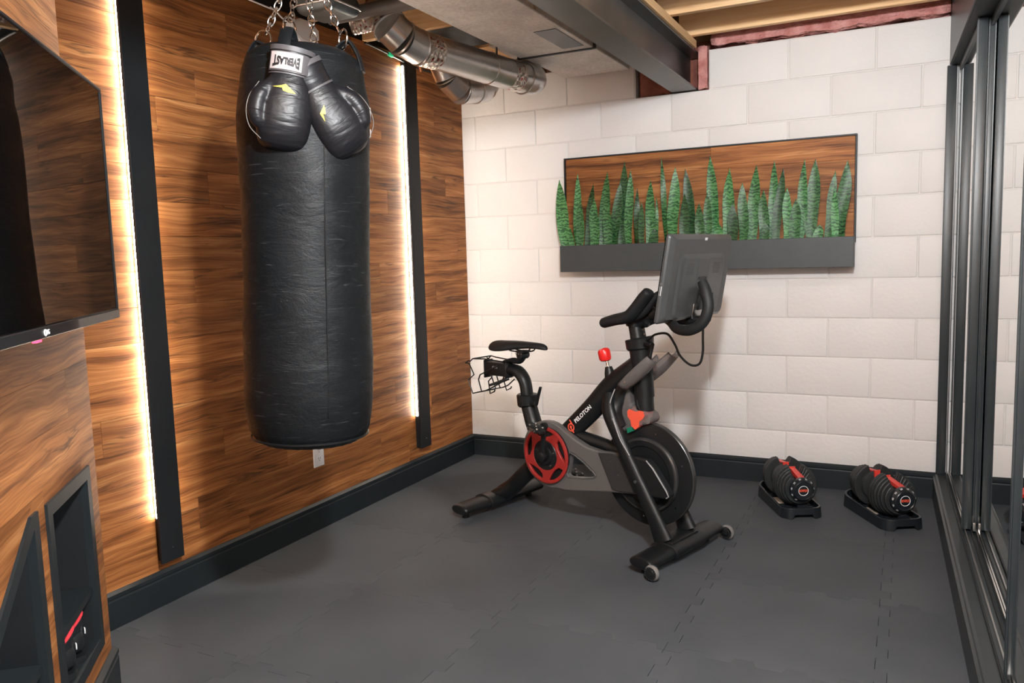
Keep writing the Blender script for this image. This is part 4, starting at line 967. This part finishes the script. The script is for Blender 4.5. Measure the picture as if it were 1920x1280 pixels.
for s in (-1, 1):
    w_ = B('transport_wheel', G().lathe([(.014, -.012), (.026, -.012), (.031, -.006), (.032, 0), (.031, .006), (.026, .012), (.014, .012)], M.Translation((1.112, s*.292, .034)) @ M.Rotation(R(90), 4, 'X'), 28), CLEARW)
    B('wheel_hub', G().lathe([(.004, -.0145), (.017, -.014), (.019, -.012), (.019, .012), (.017, .014), (.004, .0145)], M.Translation((1.112, s*.292, .034)) @ M.Rotation(R(90), 4, 'X'), 20), BLKP, w_)
    g = G(); g.cyl((1.112, s*.292-.0132, .034), (1.112, s*.292+.0132, .034), .0262, n=28); B('wheel_disc', g, BLKP, w_)
    g = G()
    for k in range(14):
        a = 2*math.pi*k/14; g.cyl((1.112+.0235*math.cos(a), s*.292-.0130, .034+.0235*math.sin(a)), (1.112+.0235*math.cos(a), s*.292-.0142, .034+.0235*math.sin(a)), .002, n=8)
    B('wheel_studs', g, CHROME, w_)
    g = G(); g.box((1.075, s*.292-.004-s*.022, .030), (1.125, s*.292+.004-s*.022, .060), bev=.003); g.cyl((1.112, s*.265, .034), (1.112, s*.308, .034), .005, n=12); B('wheel_bracket', g, BLKP, w_)
# flywheel
FX = M.Translation((.905, 0, .327)) @ M.Rotation(R(90), 4, 'X')
fwh = B('flywheel', G().lathe([(.03, -.016), (.205, -.016), (.219, -.013), (.222, -.008), (.222, .008), (.219, .013), (.205, .016), (.03, .016)], FX, 96), BLKP)
B('flywheel_rim', G().lathe([(.2205, -.012), (.2230, -.010), (.2230, .010), (.2205, .012)], FX, 96, caps=False), DGREY, fwh)
B('flywheel_drum', G().lathe([(.03, .030), (.118, .030), (.120, .030), (.126, .036), (.150, .036), (.156, .030), (.158, .0155)], FX, 80, caps=False), BLKP, fwh)
B('drum_ring', G().lathe([(.1485, .0362), (.1530, .0350), (.1572, .030), (.1582, .020), (.1595, .020), (.1590, .031), (.1540, .0368), (.1485, .0375)], FX, 80, caps=False), DGREY, fwh)
for a in (20, 75, 130, 200, 265, 320):
    B('flywheel_bolt', G().cyl((.905+.185*math.cos(R(a)), -.0162, .327+.185*math.sin(R(a))), (.905+.185*math.cos(R(a)), -.019, .327+.185*math.sin(R(a))), .0035, n=10), CHROME, fwh)
B('axle', G().cyl((.905, -.10, .327), (.905, .10, .327), .012, n=18), BLKP)
# chain guard
wc_ = (.392, .343)
arc_ = [(wc_[0]+.158*math.cos(R(a)), wc_[1]+.158*math.sin(R(a))) for a in range(285, 64, -10)]
outer = arc_+[(.50, .462), (.55, .438), (.62, .412), (.70, .402), (.78, .408), (.86, .405), (.915, .250), (.86, .243), (.74, .228), (.60, .205), (.50, .190)]
hole = [(.520, .300), (.548, .368), (.575, .362), (.655, .303), (.668, .288), (.655, .277), (.520, .262), (.503, .268), (.500, .285)]
hole = [(.528, .371), (.552, .366), (.60, .342), (.660, .303), (.670, .290), (.660, .279), (.60, .266), (.515, .256), (.503, .266), (.515, .300)]
cg = B('chain_guard', G().plate(outer, [hole], .030, .066, BY), GREYP, angle=30); mod(cg, 'BEVEL', width=.007, segments=3, limit_method='ANGLE', angle_limit=R(40))
g = G(); g.plate([(.690, .398), (.76, .406), (.855, .403), (.908, .255), (.80, .245), (.765, .245)], (), .0665, .074, BY); o = B('guard_end_cover', g, DGREY, cg); mod(o, 'BEVEL', width=.004, segments=2, limit_method='ANGLE', angle_limit=R(40))
B('hole_trim', G().sweep([(p[0], -.067, p[1]) for p in hole], .0035, 6, closed=True), GREYP, cg)
B('cover_trim', G().sweep([(.832, -.076, .404), (.850, -.076, .385), (.905, -.076, .262)], .0022, 6), GREYLINE, cg)
for p in ((.745, .378), (.76, .372), (.79, .33), (.80, .318)): B('guard_screw', G().cyl((p[0], -.074, p[1]), (p[0], -.0755, p[1]), .003, n=8), ALU, cg)
# flywheel cover inside the fork
cov = [(.868, .412), (.900, .420), (.955, .415), (.990, .385), (1.055, .300), (1.068, .275), (1.055, .262), (.98, .258), (.93, .262)]
fc = B('flywheel_cover', G().plate(cov, (), .052, .094, BY), BLKP); mod(fc, 'BEVEL', width=.010, segments=3, limit_method='ANGLE', angle_limit=R(30))
B('cover_edge', G().sweep([(p[0], -.0925, p[1]) for p in [(.955, .409), (.986, .380), (1.050, .297), (1.061, .277), (1.050, .268)]], .0025, 6), GREYLINE, fc)
B('fork_edge', G().sweep(spline([(.800, -.109, .57), (.838, -.113, .49), (.870, -.113, .445), (.885, -.113, .425)], 5), .0022, 6), GREYLINE)
B('axle_bolt', G().cyl((.915, -.111, .318), (.915, -.117, .318), .007, n=12), CHROME)
# red crank wheel
WXm = M.Translation((wc_[0], -.066, wc_[1])) @ M.Rotation(R(90), 4, 'X')
def circ(r, n=48, c=(0, 0)): return [(c[0]+r*math.cos(2*math.pi*k/n), c[1]+r*math.sin(2*math.pi*k/n)) for k in range(n)]
holes = []
for k in range(5):
    a0 = 90+72*k; lobe = []
    for a in range(a0-27, a0+28, 9): lobe.append((.117*math.cos(R(a)), .117*math.sin(R(a))))
    for a in (a0+24, a0+6, a0-14): lobe.append(((.094 if a != a0+6 else .084)*math.cos(R(a)), (.094 if a != a0+6 else .084)*math.sin(R(a))))
    holes.append(lobe)
rwh = B('crank_wheel', G().plate(circ(.129, 64), holes+[circ(.070, 40)], .006, .020, WXm), REDW, angle=30); mod(rwh, 'BEVEL', width=.0025, segments=2, limit_method='ANGLE', angle_limit=R(40))
B('wheel_rim', G().torus((wc_[0], -.080, wc_[1]), (0, 1, 0), .128, .006, 72, 8), REDW, rwh)
B('wheel_back', G().lathe([(.01, .0005), (.130, .0005), (.130, .003), (.01, .003)], WXm, 48), BLKP, rwh)
B('hub_plate', G().lathe([(.005, .006), (.071, .006), (.072, .017), (.068, .021), (.045, .022), (.042, .030), (.020, .032), (.005, .032)], WXm, 48), BLKP, rwh)
for k in range(5):
    a = R(18+72*k); B('hub_bolt', G().cyl((wc_[0]+.056*math.cos(a), -.086, wc_[1]+.056*math.sin(a)), (wc_[0]+.056*math.cos(a), -.091, wc_[1]+.056*math.sin(a)), .004, n=10), CHROME, rwh)
# cranks and pedals
for s, tip, base in ((-1, (.428, -.128, .492), (.398, -.112, .343)), (1, (.36, .118, .19), (.39, .10, .343))):
    c = B('crank_arm', G().sweep([base, V(base).lerp(V(tip), .5), tip], [(.018, .009), (.013, .008), (.015, .009)], 14, upv=(1, 0, 0)), BLKP)
    B('crank_end', G().cyl((tip[0], tip[1]-.010, tip[2]), (tip[0], tip[1]+.010, tip[2]), .018, n=20, bev=.003), BLKP, c)
    B('crank_hub', G().cyl((base[0], base[1]-.012, base[2]), (base[0], base[1]+.012, base[2]), .022, n=20, bev=.003), BLKP, c)
    py = tip[1]+s*.055; pd = empty('pedal', None, None); pd.parent = bk; pd.location = (tip[0], py, tip[2])
    g = G(); g.box((-.030, -.032, -.010), (.030, .032, .010), bev=.006); g.box((-.046, -.020, -.007), (.046, .020, .007), bev=.004); g.cyl((0, -s*.055, 0), (0, s*.03, 0), .007, n=12); B('pedal_body', g, BLKP, pd)
    g = G()
    for qx, qy in ((-.022, -.02), (.022, -.02), (-.022, .02), (.022, .02), (0, 0)): g.cyl((qx, qy, .009), (qx, qy, .014), .006, .004, n=10)
    g.box((-.012, -.034, -.004), (.012, -.030, .006)); g.cyl((-.02, -.033, .0), (-.02, -.036, 0), .004, n=8); g.cyl((.02, -.033, .0), (.02, -.036, 0), .004, n=8)
    B('cleat_screws', g, ALU, pd); pd.rotation_euler = (0, R(20), 0)
# seat post, slider, clamp
B('seat_collar', G().sweep([(.212, 0, .600), (.212, 0, .595), (.214, 0, .548), (.215, 0, .540)], [(.048, .046), (.055, .052), (.052, .050), (.044, .042)], 28), BLKP)
B('seat_post', G().sweep(spline([(.213, 0, .56), (.205, 0, .63), (.190, 0, .672), (.155, 0, .705), (.11, 0, .712)], 5), lerp_list([(.033, .028), (.033, .028), (.035, .028), (.036, .028), (.038, .028)], 5), 24), BLK)
B('seat_slider', G().box((-.055, -.028, .673), (.115, .028, .742), bev=.012), BLKP)
B('slider_band', G().box((.085, -.031, .668), (.105, .031, .748), bev=.010), BLK)
for k in range(5): B('scale_mark', G().box((.005+.008*k, -.0292, .712), (.008+.008*k, -.0282, .722+.003*(k % 2))), GREYLINE)
for k in range(6): B('scale_mark', G().box((.200-.0012*k, -.0292, .602+.011*k), (.208-.0012*k, -.0282, .604+.011*k)), GREYLINE)
def lever(nm, a, b, c, r=.009):
    o = B(nm, G().cyl(a, b, r*1.3, n=16, bev=.002), BLKP); B('lever_arm', G().sweep([b, V(b).lerp(V(c), .5), c], [(r*1.1, r), (r, r*.8), (r*.9, r*.7)], 12), BLKP, o); return o
lever('seat_height_lever', (.255, -.02, .560), (.300, -.035, .566), (.338, -.045, .650))
lever('slider_lever', (.10, -.01, .668), (.075, -.03, .655), (.015, -.06, .632), .007)
lever('handlebar_lever', (.915, -.03, .885), (.965, -.055, .885), (.958, -.060, .838))
B('saddle_neck', G().sweep(spline([(.075, 0, .748), (.12, 0, .757), (.165, 0, .757), (.190, 0, .78)], 4), lerp_list([(.010, .026), (.013, .024), (.016, .022), (.016, .020)], 4), 16), BLKP)
g = G(); g.cyl((.190, -.028, .788), (.190, .028, .788), .020, n=20, bev=.003); g.box((.168, -.03, .800), (.214, .03, .810), bev=.003); B('saddle_clamp', g, BLKP)
for k in range(3): B('clamp_bolt', G().cyl((.172+.018*k, -.030, .795), (.172+.018*k, -.033, .795), .003, n=8), ALU)
for y in (-.022, .022): B('saddle_rail', G().sweep(spline([(.098, y*1.3, .822), (.115, y, .812), (.14, y, .806), (.23, y, .806), (.265, y*.8, .835)], 5), .0035, 8), BLKP)
# saddle
Ssec = [(.000, .030, .825, .012), (.006, .055, .828, .020), (.03, .073, .826, .026), (.07, .076, .826, .027), (.11, .068, .828, .027), (.16, .046, .832, .024), (.21, .033, .835, .020), (.26, .028, .836, .018), (.31, .025, .834, .017), (.335, .018, .828, .014), (.345, .006, .824, .006)]
g = G(); rings = []
for x, hw, z, h in Ssec:
    ring = []
    for k in range(24):
        a = 2*math.pi*k/24; c, s = math.cos(a), math.sin(a); yy = hw*math.copysign(abs(c)**.8, c); zz = z+h*(s if s > 0 else .75*s)-(abs(yy)/.076)**2*.016
        if s > 0 and .03 < x < .27: zz -= .005*math.exp(-(yy/.010)**2)
        ring.append(g.bm.verts.new((x, yy, zz)))
    rings.append(ring)
for a, b in zip(rings, rings[1:]):
    for k in range(24): g.bm.faces.new((a[k], a[(k+1) % 24], b[(k+1) % 24], b[k]))
g.bm.faces.new(rings[0][::-1]); g.bm.faces.new(rings[-1])
o = B('saddle', g, BLKR, angle=80); mod(o, 'SUBSURF', levels=2, render_levels=2)
# weight rack wires behind the saddle
rk = empty('weight_rack', None, None); rk.parent = bk
def wr(pts): B('rack_wire', G().sweep([V(p) for p in pts], .0035, 8), BLKP, rk)
for s in (-1, 1):
    y = s*.065
    wr([(.085, y*.5, .750), (-.035, y*.6, .757), (-.095, y, .757), (-.115, y, .742), (-.125, y, .745), (-.130, y*1.25, .735), (-.105, y*1.25, .735), (-.075, y*1.2, .680), (-.115, y*1.25, .650), (-.085, y*1.25, .585), (-.045, y*1.2, .595)])
    wr([(.085, y, .735), (.035, y, .715), (-.045, y, .680), (-.058, y, .655), (-.038, y, .595), (-.01, y, .603), (.02, y, .615), (.09, y*.6, .655)])
    wr([(.02, y*.7, .672), (.0, y*.8, .650), (.015, y*.9, .590), (.045, y*.9, .603), (.05, y*.9, .612)])
wr([(-.095, -.065, .757), (-.095, .065, .757)]); wr([(-.085, -.081, .585), (-.085, .081, .585)])
B('rack_plate', G().box((-.055, -.03, .66), (-.048, .03, .75), bev=.002), BLKP, rk)
# resistance knob
kn = B('resistance_stem', G().sweep([(.715, 0, .70), (.705, 0, .745), (.700, 0, .770)], [.028, .022, .015], 20), BLK)
B('stem_rod', G().cyl((.700, 0, .765), (.690, 0, .800), .007, n=14), CHROME, kn)
g = G(); g.lathe([(.012, -.030), (.022, -.027), (.027, -.018), (.0275, .010), (.025, .020), (.018, .026), (.004, .028)], M.Translation((.680, 0, .822)) @ M.Rotation(R(-14), 4, 'Y'), 28)
for v in g.bm.verts: v.co += (v.co-V((.680, 0, .822))).normalized()*.0022*NZ.noise(v.co*90)
B('knob', g, REDK, kn)
# bottle holders: curved smoked shells on both sides of the head tube
for s in (-1, 1):
    g = G(); rows = []
    for i in range(13):
        t = i/12; cen = V((.83+.15*t, s*.078, .715+.130*t)); axd = V((.75, 0, .66)); nrm = V((-.66, 0, .75)); row = []
        for k in range(13):
            a = R(-95+190*k/12); rr_ = .030+.014*math.sin(math.pi*min(1, t*.8+.1)); row.append(g.bm.verts.new(cen-nrm*(rr_*math.cos(a))*.9+V((0, s, 0))*(rr_*math.sin(a)) ))
        rows.append(row)
    for a, b in zip(rows, rows[1:]):
        for k in range(12): g.bm.faces.new((a[k], a[k+1], b[k+1], b[k]))
    o = B('bottle_holder', g, CLEAR, angle=80); mod(o, 'SOLIDIFY', thickness=.003)
    for q in (.3, .55): B('holder_rivet', G().cyl((.84+.13*q-.01, s*.108, .70+.115*q), (.84+.13*q-.01, s*.115, .70+.115*q), .005, n=12), CHROME, o)
# brake housing: translucent shell, red core, seen between fork and head tube
bh = [(.780, .690), (.838, .692), (.836, .650), (.842, .622), (.870, .607), (.905, .604), (.935, .592), (.946, .572), (.938, .552), (.890, .535), (.835, .510), (.800, .500), (.772, .540), (.765, .62)]
o = B('brake_housing', G().plate(bh, (), -.036, .040, BY), CLEAR); mod(o, 'BEVEL', width=.016, segments=4, limit_method='ANGLE', angle_limit=R(20))
B('brake_pad_block', G().plate([(.826, .592), (.836, .603), (.856, .599), (.872, .596), (.888, .603), (.908, .599), (.914, .583), (.902, .566), (.888, .556), (.884, .532), (.866, .518), (.846, .532), (.842, .555), (.828, .570)], (), -.02, .0415, BY), ORED, o)
B('circuit_board', G().plate([(.822, .520), (.850, .528), (.852, .510), (.826, .497)], (), -.01, .0418, BY), GREEN, o)
B('housing_edge', G().sweep(spline([(.790, -.0775, .690), (.772, -.088, .63), (.778, -.0935, .57), (.800, -.095, .505)], 6), .0025, 8), GREYLINE, o)
B('brake_cable', G().sweep(spline([(.872, -.03, .66), (.882, -.04, .62), (.905, -.03, .585)], 6), .004, 8), BLKP)
# handlebars
B('handlebar_stem', G().sweep(spline([(.845, 0, .955), (.850, 0, .985), (.90, 0, 1.000), (.97, 0, 1.000)], 5), lerp_list([(.045, .036), (.040, .05), (.030, .05), (.024, .024)], 5), 20), BLKP)
for s in (-1, 1):
    B('arm_pad', G().sweep(spline([(.735, s*.085, .968), (.745, s*.085, .970), (.80, s*.085, .985), (.868, s*.085, 1.000), (.905, s*.085, 1.030), (.950, s*.085, 1.080), (.972, s*.085, 1.103), (.978, s*.085, 1.110)], 4), lerp_list([(.010, .012), (.022, .030), (.024, .036), (.026, .036), (.026, .034), (.026, .032), (.023, .028), (.010, .012)], 4), 20, upv=(-.3, 0, 1)), BLKR)
    B('inner_bar', G().sweep(spline([(.86, s*.06, .985), (.93, s*.06, 1.02), (.975, s*.055, 1.075), (1.005, s*.045, 1.092), (1.035, s*.03, 1.075), (1.04, s*.02, 1.02)], 5), .016, 16), BLKR)
    if s > 0:
        B('side_bar', G().sweep(spline([(.94, .015, 1.0), (1.00, .05, 1.005), (1.05, .12, .995), (1.075, .19, 1.01), (1.075, .215, 1.06), (1.05, .22, 1.10)], 5), .019, 20), BLKR); continue
    B('side_bar', G().sweep(spline([(.94, s*.015, 1.0), (1.00, s*.05, 1.008), (1.10, s*.13, .992), (1.175, s*.20, .973), (1.25, s*.235, .975), (1.305, s*.24, 1.005), (1.325, s*.235, 1.060), (1.310, s*.225, 1.115), (1.290, s*.215, 1.150)], 5), lerp_list([.018, .018, .018, .019, .0205, .0205, .0205, .0205, .018], 5), 20), BLKR)
B('stem_knob', G().cyl((.925, -.045, .965), (.925, -.030, .975), .014, n=16, bev=.002), BLKP)
# touchscreen
MC = V((1.151, .005, 1.156)); yw, ti = .09, -.175
nb = V((math.cos(yw)*math.cos(ti), math.sin(yw)*math.cos(ti), math.sin(ti))); rr3 = V((-math.sin(yw), math.cos(yw), 0)); uu3 = nb.cross(rr3)
ms = empty('touchscreen', None, None); ms.parent = bk; mm = frame(MC, rr3, uu3, nb); ms.rotation_euler = mm.to_euler(); ms.location = MC
w2, h2 = .272, .168
def rrect(w_, h_, r, n=5, dx=0, dy=0):
    out = []
    for cx, cy, a0 in ((w_-r, h_-r, 0), (-w_+r, h_-r, 90), (-w_+r, -h_+r, 180), (w_-r, -h_+r, 270)):
        for k in range(n+1): a = R(a0+90*k/n); out.append((cx+r*math.cos(a)+dx, cy+r*math.sin(a)+dy))
    return out
def loft(profiles, cap=True):
    g = G(); rs = [[g.bm.verts.new((x, y, z)) for x, y in P] for P, z in profiles]; n = len(rs[0])
    for a, b in zip(rs, rs[1:]):
        for k in range(n): g.bm.faces.new((a[k], a[(k+1) % n], b[(k+1) % n], b[k]))
    if cap: g.bm.faces.new(rs[0][::-1]); g.bm.faces.new(rs[-1])
    return g
B('shell', loft([(rrect(w2, h2, .012), -.030), (rrect(w2+.001, h2+.001, .012), -.022), (rrect(w2-.003, h2-.003, .012), -.014), (rrect(w2-.022, h2-.016, .02), .0)]), MONB, ms, angle=25)
B('front_glass', G().plate(rrect(w2-.001, h2-.001, .012), (), -.0335, -.0302), SCREEN, ms)
B('back_hump', loft([(rrect(.200, .128, .03, dy=-.030), -.001), (rrect(.192, .118, .035, dy=-.034), .006), (rrect(.186, .112, .035, dy=-.036), .009)]), MONB, ms, angle=25)
B('back_frame_panel', G().plate(rrect(.050, .055, .004, dy=.022), (), .0091, .0098), MONB, ms)
for sx in (-1, 1):
    g = G()
    for i in range(9):
        for j in range(7): g.cyl((sx*.115-.028+.007*i, .020+.0065*j, .0088), (sx*.115-.028+.007*i, .020+.0065*j, .0094), .0020, n=6)
    o = B('speaker_grille', g, DGREY, ms); o['kind'] = 'stuff'
text_obj('PELOTON', .017, INK, 'back_text', ms, frame((0, .0, .0102), (1, 0, 0), (0, 1, 0), (0, 0, 1)), ext=.0002)
B('white_sticker', G().box((-.010, h2-.020, .0002), (.012, h2-.010, .0008)), WPRINT, ms)
B('side_sticker', G().box((-w2-.0006, -.06, -.026), (-w2+.0006, -.025, -.019)), WPRINT, ms)
B('side_button', G().box((-w2-.0012, -.02, -.026), (-w2+.0006, -.012, -.020)), GREYP, ms)
B('mount_plate', G().box((-.045, -.16, .009), (.045, -.10, .014), bev=.002), ALU, ms)
g = G(); g.cyl((-.028, -.05, .030), (.028, -.05, .030), .017, n=20, bev=.003); g.box((-.020, -.125, .010), (.020, -.05, .022), bev=.003); B('mount_hinge', g, BLKP, ms)
B('mount_neck', G().sweep(spline([(1.175, 0, 1.00), (1.150, 0, .992), (1.08, 0, .985), (1.00, 0, 1.0)], 5), lerp_list([(.016, .03), (.016, .03), (.018, .025), (.02, .02)], 5), 16), BLKP)
B('mount_post', G().sweep([(1.178, 0, .99), (1.188, 0, 1.05), (1.192, 0, 1.10)], [(.012, .022), (.012, .020), (.012, .018)], 14), BLKP)
B('power_cable', G().sweep(spline([(.905, -.02, .885), (.94, -.04, .905), (.985, -.06, .930), (1.04, -.06, .935), (1.075, -.06, .895), (1.10, -.06, .85), (1.145, -.06, .818), (1.185, -.06, .825), (1.20, -.06, .87), (1.195, -.05, .93), (1.185, -.03, 1.00)], 6), .0048, 10), BLKP)
# frame lettering on the near face of the main tube
td_ = V((.60-.42, 0, .565-.405)).normalized(); tn_ = V((-td_.z, 0, td_.x))
tm = frame(V((.580, -.0358, .550)), td_, tn_, (0, -1, 0))
text_obj('PELOTON', .0255, WPRINT, 'frame_text', bk, tm, ext=.0004, bold=.0006, sx=1.08)
c = V((.510, -.0355, .481)); g = G(); g.torus(c, (0, 1, 0), .0165, .0034, 32, 8); q = frame(c, td_, tn_, (0, -1, 0))
for v in g.bm.verts: v.co.y = c.y+(v.co.y-c.y)*.3
def bar(a, b, w_=.0035): a = q @ V((*a, 0)); b = q @ V((*b, 0)); g.sweep([a+V((0, -.0002, 0)), b+V((0, -.0002, 0))], [(w_, .0010)]*2, 8, upv=tn_ if abs((b-a).normalized().dot(tn_)) < .5 else td_)
bar((-.003, -.028), (-.003, .004)); bar((-.003, .0055), (.004, .0055), .003); bar((.003, -.003), (.003, .006), .003); bar((.016, .010), (.016, .030), .0035)
B('frame_emblem', g, ORED)
# ================================================================== ADJUSTABLE DUMBBELLS
def dumbbell_pair(cx, cy, dx, dy, lab_d, lab_c):
    L_ = math.hypot(dx, dy); ux, uy = dx/L_, dy/L_; rz = math.atan2(uy, ux)
    cr = empty('dumbbell_cradle', lab_c, 'dumbbell stand', (cx, cy, 0), rz)
    # local x = toward near end; outline
    hl, hw = .205, .096
    outl = rrect(hl, hw, .055, 8); inn = rrect(hl-.010, hw-.010, .047, 8)
    def top(x, y):
        return .048+.024*max(0, (-x-.10)/.105)**1.0*1.0+.004*max(0, (x-.12)/.085)
    g = G(); n = len(outl); A = []; Bv = []; C = []; D = []
    for (x, y), (xi, yi) in zip(outl, inn):
        zb = 0.
        if abs(x) > hl-.03 and abs(y) < .042: zb = .020
        elif abs(y) > hw-.012 and abs(x) < .10: zb = .012
        A.append(g.bm.verts.new((x*1.02, y*1.04, zb))); Bv.append(g.bm.verts.new((x, y, top(x, y)))); C.append(g.bm.verts.new((xi, yi, top(x, y)))); D.append(g.bm.verts.new((xi, yi, .018+.006)))
    for k in range(n):
        j = (k+1) % n
        for P, Q in ((A, Bv), (Bv, C), (C, D)): g.bm.faces.new((P[k], P[j], Q[j], Q[k]))
    g.bm.faces.new(D[::-1])
    E_ = [g.bm.verts.new((v.co.x*.96, v.co.y*.95, max(v.co.z, .001)+.0005)) for v in A]
    for k in range(n): j = (k+1) % n; g.bm.faces.new((A[k], E_[k], E_[j], A[j]))
    o = g.obj('tray', CRADLE, cr, angle=40); mod(o, 'BEVEL', width=.0025, segments=2, limit_method='ANGLE', angle_limit=R(40))
    for x in (-.188, .182): G().plate([(-.03, .024), (.03, .024), (.022, .060), (-.022, .060)], (), -.006, .006, M.Translation((x, 0, 0)) @ frame((0, 0, 0), (0, 1, 0), (0, 0, 1), (1, 0, 0))).obj('end_support', CRADLE, cr)
    for x in (-.13, -.10, -.07, .07, .10, .13): G().box((x-.002, -.07, .024), (x+.002, .07, .034)).obj('rib', CRADLE, cr)
    G().box((-.05, -.066, .0242), (.05, -.036, .028), bev=.001).obj('cradle_label', DRYW, cr)
    db = empty('adjustable_dumbbell', lab_d, 'dumbbell', (cx, cy, .133), rz)
    XF = lambda x: frame((x, 0, 0), (0, 1, 0), (0, 0, 1), (1, 0, 0))
    def disc(r, notch_w, notch_d, h0, h1, x, flat=0):
        pts = []
        for k in range(73):
            a = R(90+5*k); px, py = r*math.cos(a), r*math.sin(a)
            if py > 0 and abs(px) < notch_w: continue
            if flat and py < -flat: py = -flat
            pts.append((px, py))
        lx = [(-notch_w, math.sqrt(r*r-notch_w**2)), (-notch_w*.45, notch_d)]; rx = [(notch_w*.45, notch_d), (notch_w, math.sqrt(r*r-notch_w**2))]
        pts = [p for p in pts]
        return G().plate([lx[1]]+[lx[0]]+pts+[rx[1], rx[0]], (), h0, h1, XF(x))
    for sgn in (1, -1):
        xs = [.060, .079, .097, .115, .133, .150]
        rs = [.100, .099, .095, .090, .083, .074]
        for x, r in zip(xs, rs):
            th = .0140
            o = disc(r, .034+.6*(.098-r), .040, 0, th, x if sgn > 0 else -x-th, flat=.100).obj('weight_plate', DPLATE, db, angle=30); mod(o, 'BEVEL', width=.003, segments=2, limit_method='ANGLE', angle_limit=R(50))
        G().cyl((sgn*.060, 0, 0), (sgn*.172, 0, 0), .034, n=24).obj('core', BLKP, db)
        # inner guard and red bracket
        G().cyl((sgn*.048, 0, 0), (sgn*.0595, 0, 0), .066, .070, n=36, bev=.002).obj('inner_guard', DPLATE, db)
        g = G(); h0 = (.040 if sgn > 0 else -.0478); g.plate([(-.015, .075), (.015, .075), (.010, .035), (.024, .020), (.022, .008), (.010, .014), (-.010, .014), (-.022, .008), (-.024, .020), (-.010, .035)], (), h0, h0+.0075, XF(0)); g.obj('red_bracket', RDUMB, db)
        # red strip along the top of the plates, tapering outward
        g = G(); vs_ = [g.bm.verts.new(v) for v in ((sgn*.042, -.012, .072), (sgn*.042, .012, .072), (sgn*.168, .015, .056), (sgn*.168, -.015, .056), (sgn*.042, -.012, .046), (sgn*.042, .012, .046), (sgn*.168, .016, .046), (sgn*.168, -.016, .046))]
        for f_ in ((0, 1, 2, 3), (4, 7, 6, 5), (0, 4, 5, 1), (1, 5, 6, 2), (2, 6, 7, 3), (3, 7, 4, 0)): g.bm.faces.new([vs_[i] for i in f_])
        g.obj('red_strip', RDUMB, db, smooth=False)
        # dial
        X_ = XF(0) if sgn > 0 else frame((0, 0, 0), (0, -1, 0), (0, 0, 1), (-1, 0, 0))
        dl = G().lathe([(.01, .166), (.056, .166), (.058, .170), (.056, .184), (.050, .190), (.046, .198), (.043, .200), (.040, .197), (.005, .196)], X_, 48).obj('dial', CRADLE, db)
        G().torus((sgn*.1968, 0, 0), (1, 0, 0), .0225, .0014, 40, 8).obj('dial_ring', WPRINT, dl)
        text_obj('BOWFLEX', .0085, ORED, 'dial_logo', dl, X_ @ M.Translation((0, 0, .1972)), sy=1.9, ext=.0003, bold=.0003)
        for k, tx in enumerate(('5', '10', '15', '20', '25', '30', '35', '40', '45', '52')):
            a = R(90+32*(k-4.5)); rr_ = .0532
            mxx = X_ @ M.Translation((rr_*math.cos(a), rr_*math.sin(a), .1878)) @ M.Rotation(a-R(90), 4, 'Z') @ M.Rotation(R(-50), 4, 'X')
            text_obj(tx, .0115, WPRINT, 'dial_number', dl, mxx, ext=.0002)
    g = G(); g.sweep([(-.048, 0, 0), (-.035, 0, 0), (-.02, 0, 0), (0, 0, 0), (.02, 0, 0), (.035, 0, 0), (.048, 0, 0)], [.024, .018, .0165, .0175, .0165, .018, .024], 24); g.obj('handle', BLKR, db)
    return db
dumbbell_pair(1.985, -.378, .187, -.373, 'black adjustable dumbbell with red strip on the cradle nearer the bike', 'black plastic cradle on the floor nearer the bike')
dumbbell_pair(2.400, -.385, .194, -.331, 'black adjustable dumbbell with red strip on the cradle beside the mirror doors', 'black plastic cradle on the floor beside the mirror doors')
